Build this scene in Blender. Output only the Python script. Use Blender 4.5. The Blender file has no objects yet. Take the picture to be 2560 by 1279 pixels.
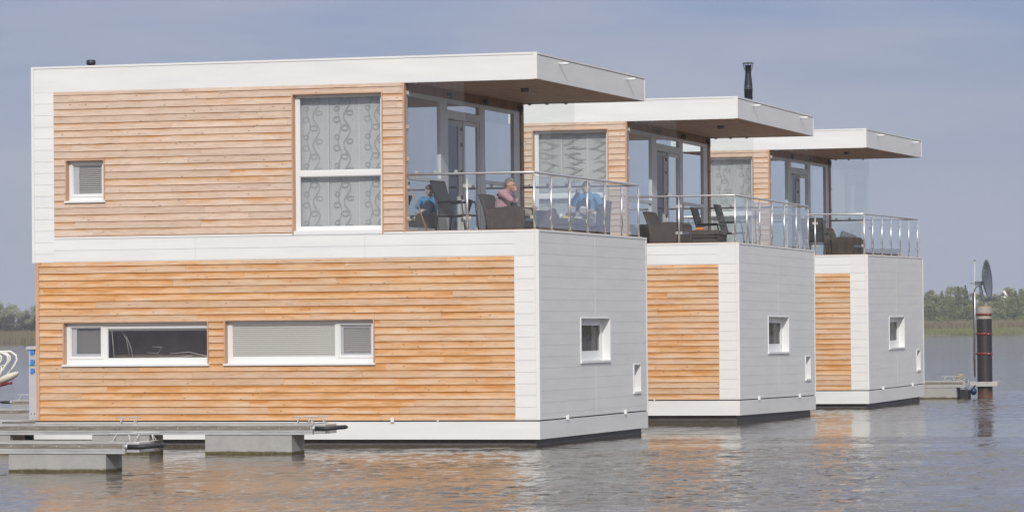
import bpy, bmesh, math, random
from mathutils import Vector, Matrix, noise
R=math.radians
random.seed(7)
scene=bpy.context.scene
# ---------------------------------------------------------------- camera
cam=bpy.data.cameras.new('camera'); camo=bpy.data.objects.new('camera',cam); scene.collection.objects.link(camo)
right=Vector((0.95735072,0.28878847,-0.00898978)); up=Vector((0.01391419,-0.01500357,0.99979062)); fw=Vector((-0.28859313,0.95727536,0.01838193))
m=Matrix(((right.x,up.x,-fw.x,17.9039),(right.y,up.y,-fw.y,-60.8966),(right.z,up.z,-fw.z,2.0178),(0,0,0,1)))
camo.matrix_world=m
cam.sensor_width=36; cam.lens=133.988; cam.clip_start=.5; cam.clip_end=12000
scene.camera=camo
scene.view_settings.view_transform='Standard'; scene.view_settings.look='None'; scene.view_settings.gamma=1
scene.view_settings.exposure=0.0
# ---------------------------------------------------------------- sun + sky
SUN=Vector((.27,-.84,.47)).normalized()
elev=math.asin(SUN.z); az=math.atan2(SUN.x,SUN.y)
sl=bpy.data.lights.new('sun','SUN'); sl.energy=2.3; sl.angle=R(.6); sl.color=(1,.955,.9)
so=bpy.data.objects.new('sun',sl); scene.collection.objects.link(so)
so.rotation_euler=(-SUN).to_track_quat('-Z','Y').to_euler(); so.location=(30,-80,60)
w=bpy.data.worlds.new('World'); scene.world=w; w.use_nodes=True
nt=w.node_tree; nt.nodes.clear()
def N(t,k,**kw):
    n=t.nodes.new(k)
    for a,b in kw.items():
        if a.startswith('i_'):
            key=a[2:]; key=int(key) if key.isdigit() else key
            n.inputs[key].default_value=b
        else: setattr(n,a,b)
    return n
def Lk(t,a,b): t.links.new(a,b)
def mathn(t,op,a,b=None,clamp=False):
    n=t.nodes.new('ShaderNodeMath'); n.operation=op; n.use_clamp=clamp
    for i,v in enumerate((a,b)):
        if v is None: continue
        if isinstance(v,(int,float)): n.inputs[i].default_value=v
        else: t.links.new(v,n.inputs[i])
    return n.outputs[0]
def mixc(t,f,a,b,blend='MIX'):
    n=t.nodes.new('ShaderNodeMix'); n.data_type='RGBA'; n.blend_type=blend; n.clamp_factor=True
    for i,v in ((0,f),(6,a),(7,b)):
        if isinstance(v,(int,float)): n.inputs[i].default_value=v
        elif isinstance(v,(tuple,list)): n.inputs[i].default_value=tuple(v)+((1,) if len(v)==3 else ())
        else: t.links.new(v,n.inputs[i])
    return n.outputs[2]
def ramp(t,fac,stops):
    n=t.nodes.new('ShaderNodeValToRGB'); e=n.color_ramp.elements
    while len(e)<len(stops): e.new(.5)
    for i,(p,c) in enumerate(stops):
        e[i].position=p; e[i].color=tuple(c)+((1,) if len(c)==3 else ()) if isinstance(c,(tuple,list)) else (c,c,c,1)
    t.links.new(fac,n.inputs[0]); return n.outputs[0]
sky=N(nt,'ShaderNodeTexSky',sky_type='NISHITA',sun_disc=False,sun_elevation=elev,sun_rotation=az,air_density=1.0,dust_density=2.0,ozone_density=2.0)
tc=N(nt,'ShaderNodeTexCoord')
mp=N(nt,'ShaderNodeMapping'); mp.inputs['Scale'].default_value=(1.6,1.6,9); mp.inputs['Rotation'].default_value=(0,.05,.4)
Lk(nt,tc.outputs['Generated'],mp.inputs[0])
cn=N(nt,'ShaderNodeTexNoise',i_Scale=4.6,i_Detail=6.0,i_Roughness=.55); Lk(nt,mp.outputs[0],cn.inputs['Vector'])
cl=ramp(nt,cn.outputs[0],[(.38,0.0),(.66,1.0)])
cloud=mixc(nt,cl,(2.05,2.65,4.95),(3.75,3.85,5.4))
sp=N(nt,'ShaderNodeSeparateXYZ'); Lk(nt,tc.outputs['Generated'],sp.inputs[0])
el=ramp(nt,sp.outputs[2],[(0.0,0.0),(.11,1.0)])
base=mixc(nt,el,(4.1,4.5,5.6),cloud)
hi=ramp(nt,sp.outputs[2],[(0.12,0.0),(.5,1.0)])
base=mixc(nt,hi,base,(10.6,10.5,10.3))
skyc=mixc(nt,.82,sky.outputs[0],base)
bg=N(nt,'ShaderNodeBackground',i_Strength=.1); Lk(nt,skyc,bg.inputs[0])
wo=N(nt,'ShaderNodeOutputWorld'); Lk(nt,bg.outputs[0],wo.inputs[0])
scene.cycles.max_bounces=10; scene.cycles.transparent_max_bounces=24
# ---------------------------------------------------------------- materials
def mat(name,col=(.5,.5,.5),rough=.6,metal=0.,spec=.5,**kw):
    mt=bpy.data.materials.new(name); mt.use_nodes=True; t=mt.node_tree
    b=t.nodes['Principled BSDF']; b.inputs['Base Color'].default_value=(*col,1); b.inputs['Roughness'].default_value=rough
    b.inputs['Metallic'].default_value=metal; b.inputs['Specular IOR Level'].default_value=spec
    return mt
def coords(t,scale=(1,1,1),kind='Object'):
    c=N(t,'ShaderNodeTexCoord'); mp=N(t,'ShaderNodeMapping'); mp.inputs['Scale'].default_value=scale
    Lk(t,c.outputs[kind],mp.inputs[0]); return mp.outputs[0]
def noisy(name,c1,c2,scale=(3,3,3),rough=.6,nscale=2.,lo=.35,hi=.65,bump=0.,metal=0.,bscale=None,spec=.5,kind='Object'):
    mt=mat(name,c1,rough,metal,spec); t=mt.node_tree; b=t.nodes['Principled BSDF']
    v=coords(t,scale,kind)
    n=N(t,'ShaderNodeTexNoise',i_Scale=nscale,i_Detail=6.,i_Roughness=.6); Lk(t,v,n.inputs['Vector'])
    Lk(t,ramp(t,n.outputs[0],[(lo,c1),(hi,c2)]),b.inputs['Base Color'])
    if bump:
        n2=N(t,'ShaderNodeTexNoise',i_Scale=bscale or nscale*4,i_Detail=4.); Lk(t,v,n2.inputs['Vector'])
        bp=N(t,'ShaderNodeBump',i_Strength=1.,i_Distance=bump); Lk(t,n2.outputs[0],bp.inputs['Height']); Lk(t,bp.outputs[0],b.inputs['Normal'])
    return mt
M={}
M['white']=noisy('white_cladding',(.79,.79,.78),(.73,.735,.74),(.5,.5,3),.42,1.3,spec=.5)
M['white2']=noisy('white_trim',(.80,.80,.79),(.76,.765,.77),(1,1,1),.4,1.,spec=.5)
M['frame']=mat('white_window_frame',(.78,.79,.79),.3)
M['pframe']=noisy('porch_window_frame',(.66,.665,.69),(.60,.61,.64),(2,2,2),.35)
M['hull']=noisy('hull_paint',(.045,.038,.036),(.075,.066,.06),(1.2,1.2,10),.45,2.,spec=.5)
M['hullledge']=noisy('hull_ledge',(.17,.155,.145),(.10,.09,.085),(2,2,6),.5)
M['seal']=mat('dark_joint',(.05,.05,.055),.7)
M['steel']=mat('brushed_steel',(.74,.74,.74),.36,.85)
M['steeld']=mat('dull_clamp_steel',(.55,.53,.51),.42,.7)
M['dark']=mat('dark_metal',(.028,.03,.04),.4,.2)
M['lampm']=mat('lamp_metal',(.16,.15,.15),.4,.7)
M['black']=mat('black_rubber',(.025,.025,.03),.5)
M['deck']=noisy('deck_timber',(.34,.20,.12),(.48,.32,.2),(1,14,1),.7)
M['inner']=mat('inner_wall_paint',(.55,.54,.52),.8)
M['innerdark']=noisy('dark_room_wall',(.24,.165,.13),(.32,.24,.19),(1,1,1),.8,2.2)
M['ifloor']=mat('inner_floor',(.12,.09,.07),.6)
M['roofm']=mat('roof_membrane',(.12,.12,.13),.8)
M['alu']=noisy('dock_aluminium',(.60,.60,.595),(.46,.455,.45),(1,1,4),.42,3.,metal=.35)
M['concrete']=None
def wood(name,pale,mid,orange,amt,dark=(.10,.045,.02)):
    mt=mat(name,mid,.62,0,.3); t=mt.node_tree; b=t.nodes['Principled BSDF']
    uv=N(t,'ShaderNodeUVMap'); sep=N(t,'ShaderNodeSeparateXYZ'); Lk(t,uv.outputs[0],sep.inputs[0])
    at=N(t,'ShaderNodeAttribute',attribute_name='tint'); tint=at.outputs['Fac']
    # grain
    cb=N(t,'ShaderNodeCombineXYZ'); Lk(t,mathn(t,'MULTIPLY',sep.outputs[0],1.9),cb.inputs[0]); Lk(t,mathn(t,'MULTIPLY',sep.outputs[1],3.6),cb.inputs[1]); Lk(t,mathn(t,'MULTIPLY',tint,31.),cb.inputs[2])
    g=N(t,'ShaderNodeTexNoise',i_Scale=2.2,i_Detail=8.,i_Roughness=.62,i_Distortion=.6); Lk(t,cb.outputs[0],g.inputs['Vector'])
    # patchy weathering along the board
    cb2=N(t,'ShaderNodeCombineXYZ'); Lk(t,mathn(t,'MULTIPLY',sep.outputs[0],.9),cb2.inputs[0]); Lk(t,mathn(t,'MULTIPLY',sep.outputs[1],.8),cb2.inputs[1]); Lk(t,mathn(t,'MULTIPLY',tint,77.),cb2.inputs[2])
    p=N(t,'ShaderNodeTexNoise',i_Scale=1.6,i_Detail=4.,i_Roughness=.6); Lk(t,cb2.outputs[0],p.inputs['Vector'])
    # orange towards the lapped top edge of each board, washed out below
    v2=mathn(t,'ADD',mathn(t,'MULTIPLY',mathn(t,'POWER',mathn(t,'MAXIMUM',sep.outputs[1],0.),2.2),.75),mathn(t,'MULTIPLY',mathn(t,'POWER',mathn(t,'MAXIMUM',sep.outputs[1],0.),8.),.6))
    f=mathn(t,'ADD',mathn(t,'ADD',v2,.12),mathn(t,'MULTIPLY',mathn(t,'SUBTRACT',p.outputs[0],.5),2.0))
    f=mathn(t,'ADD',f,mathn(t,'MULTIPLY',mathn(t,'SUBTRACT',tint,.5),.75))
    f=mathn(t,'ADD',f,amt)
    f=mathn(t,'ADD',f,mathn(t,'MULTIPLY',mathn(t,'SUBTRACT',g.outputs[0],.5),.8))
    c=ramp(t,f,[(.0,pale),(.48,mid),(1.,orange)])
    gl=ramp(t,g.outputs[0],[(.28,(.60,.47,.38)),(.46,(.97,.96,.95)),(.7,(1.10,1.09,1.08))])
    c=mixc(t,.8,c,gl,'MULTIPLY')
    # fine growth-ring lines
    wv=N(t,'ShaderNodeTexWave',wave_type='BANDS',bands_direction='Y',i_Scale=2.1,i_Distortion=5.5,i_Detail=2.); wv.inputs['Detail Scale'].default_value=.6
    cb3=N(t,'ShaderNodeCombineXYZ'); Lk(t,mathn(t,'MULTIPLY',sep.outputs[0],1.6),cb3.inputs[0]); Lk(t,mathn(t,'MULTIPLY',sep.outputs[1],1.0),cb3.inputs[1]); Lk(t,mathn(t,'MULTIPLY',tint,19.),cb3.inputs[2])
    Lk(t,cb3.outputs[0],wv.inputs['Vector'])
    wl=ramp(t,wv.outputs['Fac'],[(0.,(.62,.47,.36)),(.30,(1,1,1))])
    c=mixc(t,mathn(t,'MULTIPLY',ramp(t,p.outputs[0],[(.42,.15),(.58,.9)]),.8),c,wl,'MULTIPLY')
    # knots
    cb4=N(t,'ShaderNodeCombineXYZ'); Lk(t,mathn(t,'MULTIPLY',sep.outputs[0],1.0),cb4.inputs[0]); Lk(t,mathn(t,'MULTIPLY',sep.outputs[1],.30),cb4.inputs[1]); Lk(t,mathn(t,'MULTIPLY',tint,53.),cb4.inputs[2])
    vo=N(t,'ShaderNodeTexVoronoi',i_Scale=4.4); Lk(t,cb4.outputs[0],vo.inputs['Vector'])
    kn=ramp(t,vo.outputs['Distance'],[(.04,1.),(.12,0.)])
    c=mixc(t,mathn(t,'MULTIPLY',kn,.75),c,dark)
    c=mixc(t,1.,c,mixc(t,tint,(.90,.88,.86),(1.08,1.08,1.08)),'MULTIPLY')
    Lk(t,c,b.inputs['Base Color'])
    bp=N(t,'ShaderNodeBump',i_Strength=.5,i_Distance=.003); Lk(t,g.outputs[0],bp.inputs['Height']); Lk(t,bp.outputs[0],b.inputs['Normal'])
    return mt
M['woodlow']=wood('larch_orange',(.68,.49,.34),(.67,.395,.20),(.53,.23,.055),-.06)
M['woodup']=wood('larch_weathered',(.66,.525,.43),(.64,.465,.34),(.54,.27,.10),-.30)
M['woodtrim']=noisy('larch_trim',(.50,.30,.19),(.58,.38,.26),(4,4,1.2),.65)
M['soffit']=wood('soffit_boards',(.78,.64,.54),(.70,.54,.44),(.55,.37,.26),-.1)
M['post']=noisy('brown_corner_post',(.26,.13,.07),(.36,.19,.10),(5,5,1),.6)
def glass(name,tint=(.93,.96,.95),ior=1.5,refl=1.,rough=0.):
    mt=bpy.data.materials.new(name); mt.use_nodes=True; t=mt.node_tree; t.nodes.clear()
    o=N(t,'ShaderNodeOutputMaterial'); fr=N(t,'ShaderNodeFresnel',i_IOR=ior); tr=N(t,'ShaderNodeBsdfTransparent'); tr.inputs[0].default_value=(*tint,1)
    gl=N(t,'ShaderNodeBsdfGlossy',i_Roughness=rough); gl.inputs[0].default_value=(.93,.96,1,1)
    mx=N(t,'ShaderNodeMixShader'); ge=N(t,'ShaderNodeNewGeometry'); Lk(t,mathn(t,'MULTIPLY',mathn(t,'MULTIPLY',fr.outputs[0],refl*1.75),mathn(t,'SUBTRACT',1.,ge.outputs['Backfacing']),True),mx.inputs[0]); Lk(t,tr.outputs[0],mx.inputs[1]); Lk(t,gl.outputs[0],mx.inputs[2]); Lk(t,mx.outputs[0],o.inputs[0])
    return mt
M['glass']=glass('railing_glass',(.96,.98,.975),1.5,1.0)
M['pane']=glass('window_glass',(.86,.88,.88),1.6,2.0)
M['pane2']=glass('small_window_glass',(.94,.94,.94),1.5,1.5)
M['screen']=glass('screened_glass',(.80,.79,.78),1.45,.22)
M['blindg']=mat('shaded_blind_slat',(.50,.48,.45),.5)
M['blind']=mat('blind_slat',(.80,.78,.72),.5)
M['curtain']=mat('curtain_cloth',(.56,.585,.60),.9)
M['curtain2']=mat('curtain_pattern',(.40,.42,.425),.9)
M['curtaing']=mat('grey_net_curtain',(.24,.235,.23),.9)
M['curtainw']=mat('curtain_sheer_seam',(.66,.69,.68),.9)
# lattice plastic rattan
def rattan(name,c1,c2,s=60):
    mt=mat(name,c1,.5); t=mt.node_tree; b=t.nodes['Principled BSDF']
    v=coords(t,(1,1,1)); sx=N(t,'ShaderNodeSeparateXYZ'); Lk(t,v,sx.inputs[0])
    u=mathn(t,'ADD',sx.outputs[0],sx.outputs[1])
    a=mathn(t,'SINE',mathn(t,'MULTIPLY',u,260.)); c=mathn(t,'SINE',mathn(t,'MULTIPLY',sx.outputs[2],330.))
    n=N(t,'ShaderNodeTexNoise',i_Scale=9.,i_Detail=3.); Lk(t,v,n.inputs['Vector'])
    f=mathn(t,'ADD',mathn(t,'MULTIPLY',mathn(t,'MULTIPLY',a,c),.5),mathn(t,'MULTIPLY',n.outputs[0],.9))
    Lk(t,ramp(t,f,[(.1,c1),(.9,c2)]),b.inputs['Base Color'])
    bp=N(t,'ShaderNodeBump',i_Strength=.8,i_Distance=.004); Lk(t,f,bp.inputs['Height']); Lk(t,bp.outputs[0],b.inputs['Normal'])
    return mt
M['rattan']=rattan('dark_rattan',(.045,.035,.03),(.125,.098,.083))
M['sling']=noisy('sling_fabric',(.05,.052,.055),(.075,.076,.08),(30,30,30),.75)
M['cframe']=mat('chair_frame',(.045,.045,.05),.4,.3)
M['cushion']=mat('grey_cushion',(.16,.17,.2),.9)
M['skin']=noisy('skin',(.50,.27,.20),(.56,.33,.25),(8,8,8),.55)
M['skinp']=noisy('pale_skin',(.60,.42,.35),(.56,.37,.30),(8,8,8),.55)
M['hairg']=noisy('grey_hair',(.17,.145,.125),(.28,.25,.22),(40,40,40),.8)
M['hairb']=noisy('brown_grey_hair',(.10,.075,.055),(.2,.16,.13),(40,40,40),.8)
M['blue']=noisy('blue_cloth',(.11,.34,.62),(.08,.28,.55),(6,6,6),.85)
M['navy']=mat('navy_cloth',(.02,.03,.07),.8)
def checked(name,a,b,c,s):
    mt=mat(name,a,.9); t=mt.node_tree; bb=t.nodes['Principled BSDF']; v=coords(t,(1,1,1))
    sx=N(t,'ShaderNodeSeparateXYZ'); Lk(t,v,sx.inputs[0])
    f1=mathn(t,'GREATER_THAN',mathn(t,'SINE',mathn(t,'MULTIPLY',mathn(t,'ADD',sx.outputs[0],mathn(t,'MULTIPLY',sx.outputs[1],.8)),s)),.15)
    f2=mathn(t,'GREATER_THAN',mathn(t,'SINE',mathn(t,'MULTIPLY',sx.outputs[2],s)),.15)
    c1=mixc(t,f1,a,b); Lk(t,mixc(t,f2,c1,mixc(t,f1,b,c)),bb.inputs['Base Color']); return mt
M['pinkcheck']=checked('pink_checked_cloth',(.60,.42,.46),(.46,.26,.31),(.34,.17,.22),230)
M['shortcheck']=checked('pale_checked_cloth',(.70,.69,.66),(.48,.46,.44),(.30,.29,.31),60)
M['shorts']=mat('stone_shorts',(.32,.29,.25),.9)
M['red']=noisy('red_clamp_paint',(.20,.03,.025),(.15,.022,.02),(6,6,6),.45)
M['pile']=noisy('pile_plastic',(.030,.027,.030),(.045,.04,.042),(4,4,1),.5)
M['bluep']=mat('blue_socket_plastic',(.04,.22,.72),.4)
M['green']=mat('green_band',(.02,.22,.10),.5)
M['pedm']=noisy('pedestal_metal',(.62,.62,.63),(.54,.54,.55),(1,1,1),.38,metal=.3)
M['dish']=mat('dish_grey',(.13,.15,.18),.38,.1)
M['dishmark']=mat('dish_mark',(.35,.40,.45),.5)
M['cream']=mat('cream_gelcoat',(.66,.62,.52),.35)
M['whitep']=mat('white_tube',(.80,.78,.72),.35)
M['redp']=mat('dark_red_paint',(.25,.02,.035),.4)
M['buoyb']=mat('navy_vinyl',(.012,.03,.10),.3)
M['rope']=mat('rope',(.42,.40,.33),.9)
M['orange']=mat('orange_plastic',(.85,.25,.03),.4)
M['yellow']=mat('yellow_plastic',(.75,.6,.12),.4)
M['ceramic']=mat('white_ceramic',(.8,.8,.8),.2)
M['stick']=mat('stick_wood',(.42,.24,.13),.6)
def waterline(name,c1,c2,algae,z0,z1,rough=.75):
    mt=mat(name,c1,rough); t=mt.node_tree; b=t.nodes['Principled BSDF']
    c=N(t,'ShaderNodeNewGeometry'); n=N(t,'ShaderNodeTexNoise',i_Scale=5.,i_Detail=6.,i_Roughness=.7); Lk(t,c.outputs['Position'],n.inputs['Vector'])
    base=ramp(t,n.outputs[0],[(.3,c1),(.7,c2)])
    sx=N(t,'ShaderNodeSeparateXYZ'); Lk(t,c.outputs['Position'],sx.inputs[0])
    zz=mathn(t,'SUBTRACT',sx.outputs[2],mathn(t,'MULTIPLY',mathn(t,'SUBTRACT',n.outputs[0],.5),.05))
    f=ramp(t,mathn(t,'DIVIDE',mathn(t,'SUBTRACT',zz,z0),z1-z0,True),[(0.,1.),(1.,0.)])
    n2=N(t,'ShaderNodeTexNoise',i_Scale=22.,i_Detail=3.); Lk(t,c.outputs['Position'],n2.inputs['Vector'])
    al=ramp(t,n2.outputs[0],[(.35,algae),(.65,(algae[0]*2.2,algae[1]*2.0,algae[2]*1.8))])
    Lk(t,mixc(t,f,base,al),b.inputs['Base Color'])
    bp=N(t,'ShaderNodeBump',i_Strength=.6,i_Distance=.006); Lk(t,n2.outputs[0],bp.inputs['Height']); Lk(t,bp.outputs[0],b.inputs['Normal'])
    return mt
M['concrete']=waterline('float_concrete',(.40,.39,.375),(.33,.32,.31),(.055,.05,.02),.035,.06)
M['hull']=waterline('hull_paint',(.055,.046,.044),(.075,.064,.06),(.05,.045,.022),.0,.03,.5)
M['pile']=waterline('pile_steel',(.026,.023,.026),(.038,.034,.037),(.085,.04,.025),.08,.30,.5)
M['dockwood']=noisy('dock_fender_wood',(.155,.135,.11),(.30,.275,.235),(1.6,1.6,14),.8,2.5,.35,.68,.003)
M['dockdeck']=noisy('dock_deck_boards',(.27,.25,.235),(.36,.34,.32),(5,1,1),.8,2.)
M['bark']=mat('bark',(.09,.075,.06),.9)
M['galv']=noisy('pile_top_stain',(.36,.36,.36),(.42,.35,.28),(5,5,1),.55,2.)
def leaf(name,c1,c2,c3):
    mt=mat(name,c1,.7,0,.3); t=mt.node_tree; b=t.nodes['Principled BSDF']
    at=N(t,'ShaderNodeAttribute',attribute_name='tint')
    Lk(t,ramp(t,at.outputs['Fac'],[(0.,c1),(.5,c2),(1.,c3)]),b.inputs['Base Color']); return mt
M['leafg']=leaf('broadleaf_green',(.09,.105,.055),(.17,.195,.095),(.30,.32,.16))
M['leafd']=leaf('conifer_green',(.085,.10,.065),(.14,.16,.095),(.21,.225,.13))
M['leafb']=leaf('brown_bush_leaves',(.06,.055,.045),(.085,.075,.06),(.12,.11,.085))
M['leafp']=leaf('pale_willow_leaves',(.17,.185,.11),(.25,.26,.15),(.34,.34,.21))
M['reed']=leaf('reed_stems',(.12,.095,.055),(.20,.165,.10),(.31,.27,.17))
M['grass']=leaf('grass_blades',(.10,.12,.04),(.16,.18,.065),(.24,.24,.10))
# ---------------------------------------------------------------- mesh builder
class MB:
    def __init__(s): s.v=[]; s.f=[]; s.mi=[]; s.uv={}; s.ti={}; s.sm=[]
    def face(s,pts,mi=0,uv=None,ti=None,smooth=False):
        b=len(s.v); s.v+= [tuple(p) for p in pts]; s.f.append(tuple(range(b,b+len(pts)))); s.mi.append(mi); s.sm.append(smooth)
        if uv: s.uv[len(s.f)-1]=uv
        if ti is not None: s.ti[len(s.f)-1]=ti
    def idx(s,verts,faces,mi=0,smooth=False,ti=None):
        b=len(s.v); s.v+=[tuple(p) for p in verts]
        for f in faces:
            s.f.append(tuple(b+i for i in f)); s.mi.append(mi); s.sm.append(smooth)
            if ti is not None: s.ti[len(s.f)-1]=ti
    def box(s,x0,x1,y0,y1,z0,z1,mi=0):
        v=[(x,y,z) for x in (x0,x1) for y in (y0,y1) for z in (z0,z1)]
        s.idx(v,[(0,1,3,2),(4,6,7,5),(0,4,5,1),(2,3,7,6),(0,2,6,4),(1,5,7,3)],mi)
        return s
    def hexa(s,p,mi=0):  # p: 4 bottom, 4 top
        s.idx(p,[(3,2,1,0),(4,5,6,7),(0,1,5,4),(1,2,6,5),(2,3,7,6),(3,0,4,7)],mi); return s
    def tube(s,pts,r,n=8,mi=0,caps=True):
        pts=[Vector(p) for p in pts]; rs=r if isinstance(r,(list,tuple)) else [r]*len(pts)
        rings=[]; last=None
        for i,p in enumerate(pts):
            d=(pts[min(i+1,len(pts)-1)]-pts[max(i-1,0)]).normalized()
            if last is None:
                a=d.orthogonal().normalized()
            else:
                a=last-d*last.dot(d); a=a.normalized() if a.length>1e-6 else d.orthogonal().normalized()
            last=a; b=d.cross(a)
            rings.append([p+(a*math.cos(2*math.pi*k/n)+b*math.sin(2*math.pi*k/n))*rs[i] for k in range(n)])
        v=[q for ring in rings for q in ring]; f=[]
        for i in range(len(pts)-1):
            for k in range(n): f.append((i*n+k,i*n+(k+1)%n,(i+1)*n+(k+1)%n,(i+1)*n+k))
        b=len(s.v); s.idx(v,f,mi,True)
        if caps: s.f+= [tuple(b+k for k in range(n))[::-1],tuple(b+(len(pts)-1)*n+k for k in range(n))]; s.mi+=[mi,mi]; s.sm+=[False,False]
        return s
    def lathe(s,prof,cx,cy,n=20,mi=0,smooth=True):
        v=[(cx+r*math.cos(2*math.pi*k/n),cy+r*math.sin(2*math.pi*k/n),z) for r,z in prof for k in range(n)]
        f=[(i*n+k,i*n+(k+1)%n,(i+1)*n+(k+1)%n,(i+1)*n+k) for i in range(len(prof)-1) for k in range(n)]
        s.idx(v,f,mi,smooth); return s
    def ell(s,c,r,mi=0,n=12,mm=8):
        v=[];f=[]
        for i in range(mm+1):
            th=math.pi*i/mm
            for k in range(n):
                ph=2*math.pi*k/n; v.append((c[0]+r[0]*math.sin(th)*math.cos(ph),c[1]+r[1]*math.sin(th)*math.sin(ph),c[2]+r[2]*math.cos(th)))
        for i in range(mm):
            for k in range(n): f.append((i*n+k,(i+1)*n+k,(i+1)*n+(k+1)%n,i*n+(k+1)%n))
        s.idx(v,f,mi,True); return s
    def build(s,name,mats,parent=None,loc=None,rotz=None,bevel=0):
        me=bpy.data.meshes.new(name); me.from_pydata(s.v,[],s.f)
        for mm_ in (mats if isinstance(mats,(list,tuple)) else [mats]): me.materials.append(M[mm_] if isinstance(mm_,str) else mm_)
        me.polygons.foreach_set('material_index',s.mi); me.polygons.foreach_set('use_smooth',s.sm)
        if s.uv:
            ul=me.uv_layers.new(name='UVMap')
            for i,uv in s.uv.items():
                for j,li in enumerate(me.polygons[i].loop_indices): ul.data[li].uv=uv[j]
        if s.ti:
            at=me.attributes.new('tint','FLOAT','FACE')
            for i,v in s.ti.items(): at.data[i].value=v
        me.update()
        o=bpy.data.objects.new(name,me); scene.collection.objects.link(o)
        if parent: o.parent=parent
        if loc: o.location=loc
        if rotz is not None: o.rotation_euler=(0,0,rotz)
        if bevel:
            bv=o.modifiers.new('bevel','BEVEL'); bv.width=bevel; bv.segments=2; bv.limit_method='ANGLE'; bv.angle_limit=R(40)
        return o
def tag(o,label=None,cat=None,group=None,kind=None):
    for k,v in (('label',label),('category',cat),('group',group),('kind',kind)):
        if v: o[k]=v
    return o
def empty(name,loc=(0,0,0),rz=0,parent=None):
    o=bpy.data.objects.new(name,None); scene.collection.objects.link(o); o.location=loc; o.rotation_euler=(0,0,rz); o.empty_display_size=.2
    if parent: o.parent=parent
    return o
def copy_tree(o,parent=None,skip=()):
    c=o.copy(); scene.collection.objects.link(c)
    if parent: c.parent=parent
    for ch in o.children:
        if ch.name.split('.')[0] in skip: continue
        copy_tree(ch,c,skip)
    return c
# ---------------------------------------------------------------- houseboat
L,W=9.145,7.06
ZK,ZS,ZB,ZP,ZR,ZT=.13,.433,3.185,3.623,6.133,6.58
PIT=.1215
def cut(rect,holes):
    """rectangle minus holes -> rectangles"""
    out=[rect]
    for h in holes:
        nxt=[]
        for a0,a1,b0,b1 in out:
            h0,h1,g0,g1=max(a0,h[0]),min(a1,h[1]),max(b0,h[2]),min(b1,h[3])
            if h0>=h1-1e-6 or g0>=g1-1e-6: nxt.append((a0,a1,b0,b1)); continue
            if h0-a0>.004: nxt.append((a0,h0,b0,b1))
            if a1-h1>.004: nxt.append((h1,a1,b0,b1))
            if g0-b0>.004: nxt.append((h0,h1,b0,g0))
            if b1-g1>.004: nxt.append((h0,h1,g1,b1))
        out=nxt
    return out
def lap(mb,plane,rect,holes,pitch,z0,proud,back,mi=0,joint=None,thick=.022,gap=0.,seed=1):
    """lapped boards on a wall; plane 'y' faces -y at y=0, plane 'x' faces +x at x=0"""
    rr=random.Random(seed)
    a0,a1,b0,b1=rect; k=math.floor((b0-z0)/pitch)
    while z0+k*pitch<b1-.003:
        za,zb=z0+k*pitch,z0+(k+1)*pitch; k+=1
        row=(a0,a1,max(za,b0),min(zb,b1))
        segs=[]
        js=[]
        if joint:
            x=a0-rr.uniform(0,joint)
            while x<a1: js.append((x,rr.random(),rr.uniform(0,50),rr.uniform(-.0015,.0015))); x+=joint*rr.uniform(.6,1.35)
            js.append((1e9,0,0,0))
        else: js=[(-1e9,rr.random(),rr.uniform(0,50),0),(1e9,0,0,0)]
        for r in cut(row,holes):
            for j in range(len(js)-1):
                s0,s1=max(r[0],js[j][0]),min(r[1],js[j+1][0])
                if s1-s0<.01: continue
                ta,uo,dz=js[j][1:4]
                g=.0012 if joint else 0
                s0+=g; s1-=g
                c0,c1=r[2]+gap,r[3]
                if c1-c0<.004: continue
                f0=(c0-za)/pitch; f1=(c1-za)/pitch
                d0=back+(proud-back)*(1-f0)+dz; d1=back+(proud-back)*(1-f1)+dz
                def P(a,d,z): return (a,-d,z) if plane=='y' else (d,a,z)
                v=[P(s0,d0,c0),P(s1,d0,c0),P(s1,d1,c1),P(s0,d1,c1),P(s0,d0-thick,c0),P(s1,d0-thick,c0),P(s1,d1-thick,c1),P(s0,d1-thick,c1)]
                U=[(s0+uo,f0),(s1+uo,f0),(s1+uo,f1),(s0+uo,f1)]
                def fc(ix,uv):
                    mb.face([v[i] for i in ix],mi,uv,ta)
                fc((0,1,2,3),U); fc((5,4,7,6),[U[1],U[0],U[3],U[2]])
                fc((4,5,1,0),[(s0+uo,0),(s1+uo,0),(s1+uo,.05),(s0+uo,.05)])
                fc((3,2,6,7),[U[3],U[2],U[2],U[3]])
                fc((4,0,3,7),[U[0],U[0],U[3],U[3]]); fc((1,5,6,2),[U[1],U[1],U[2],U[2]])
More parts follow.
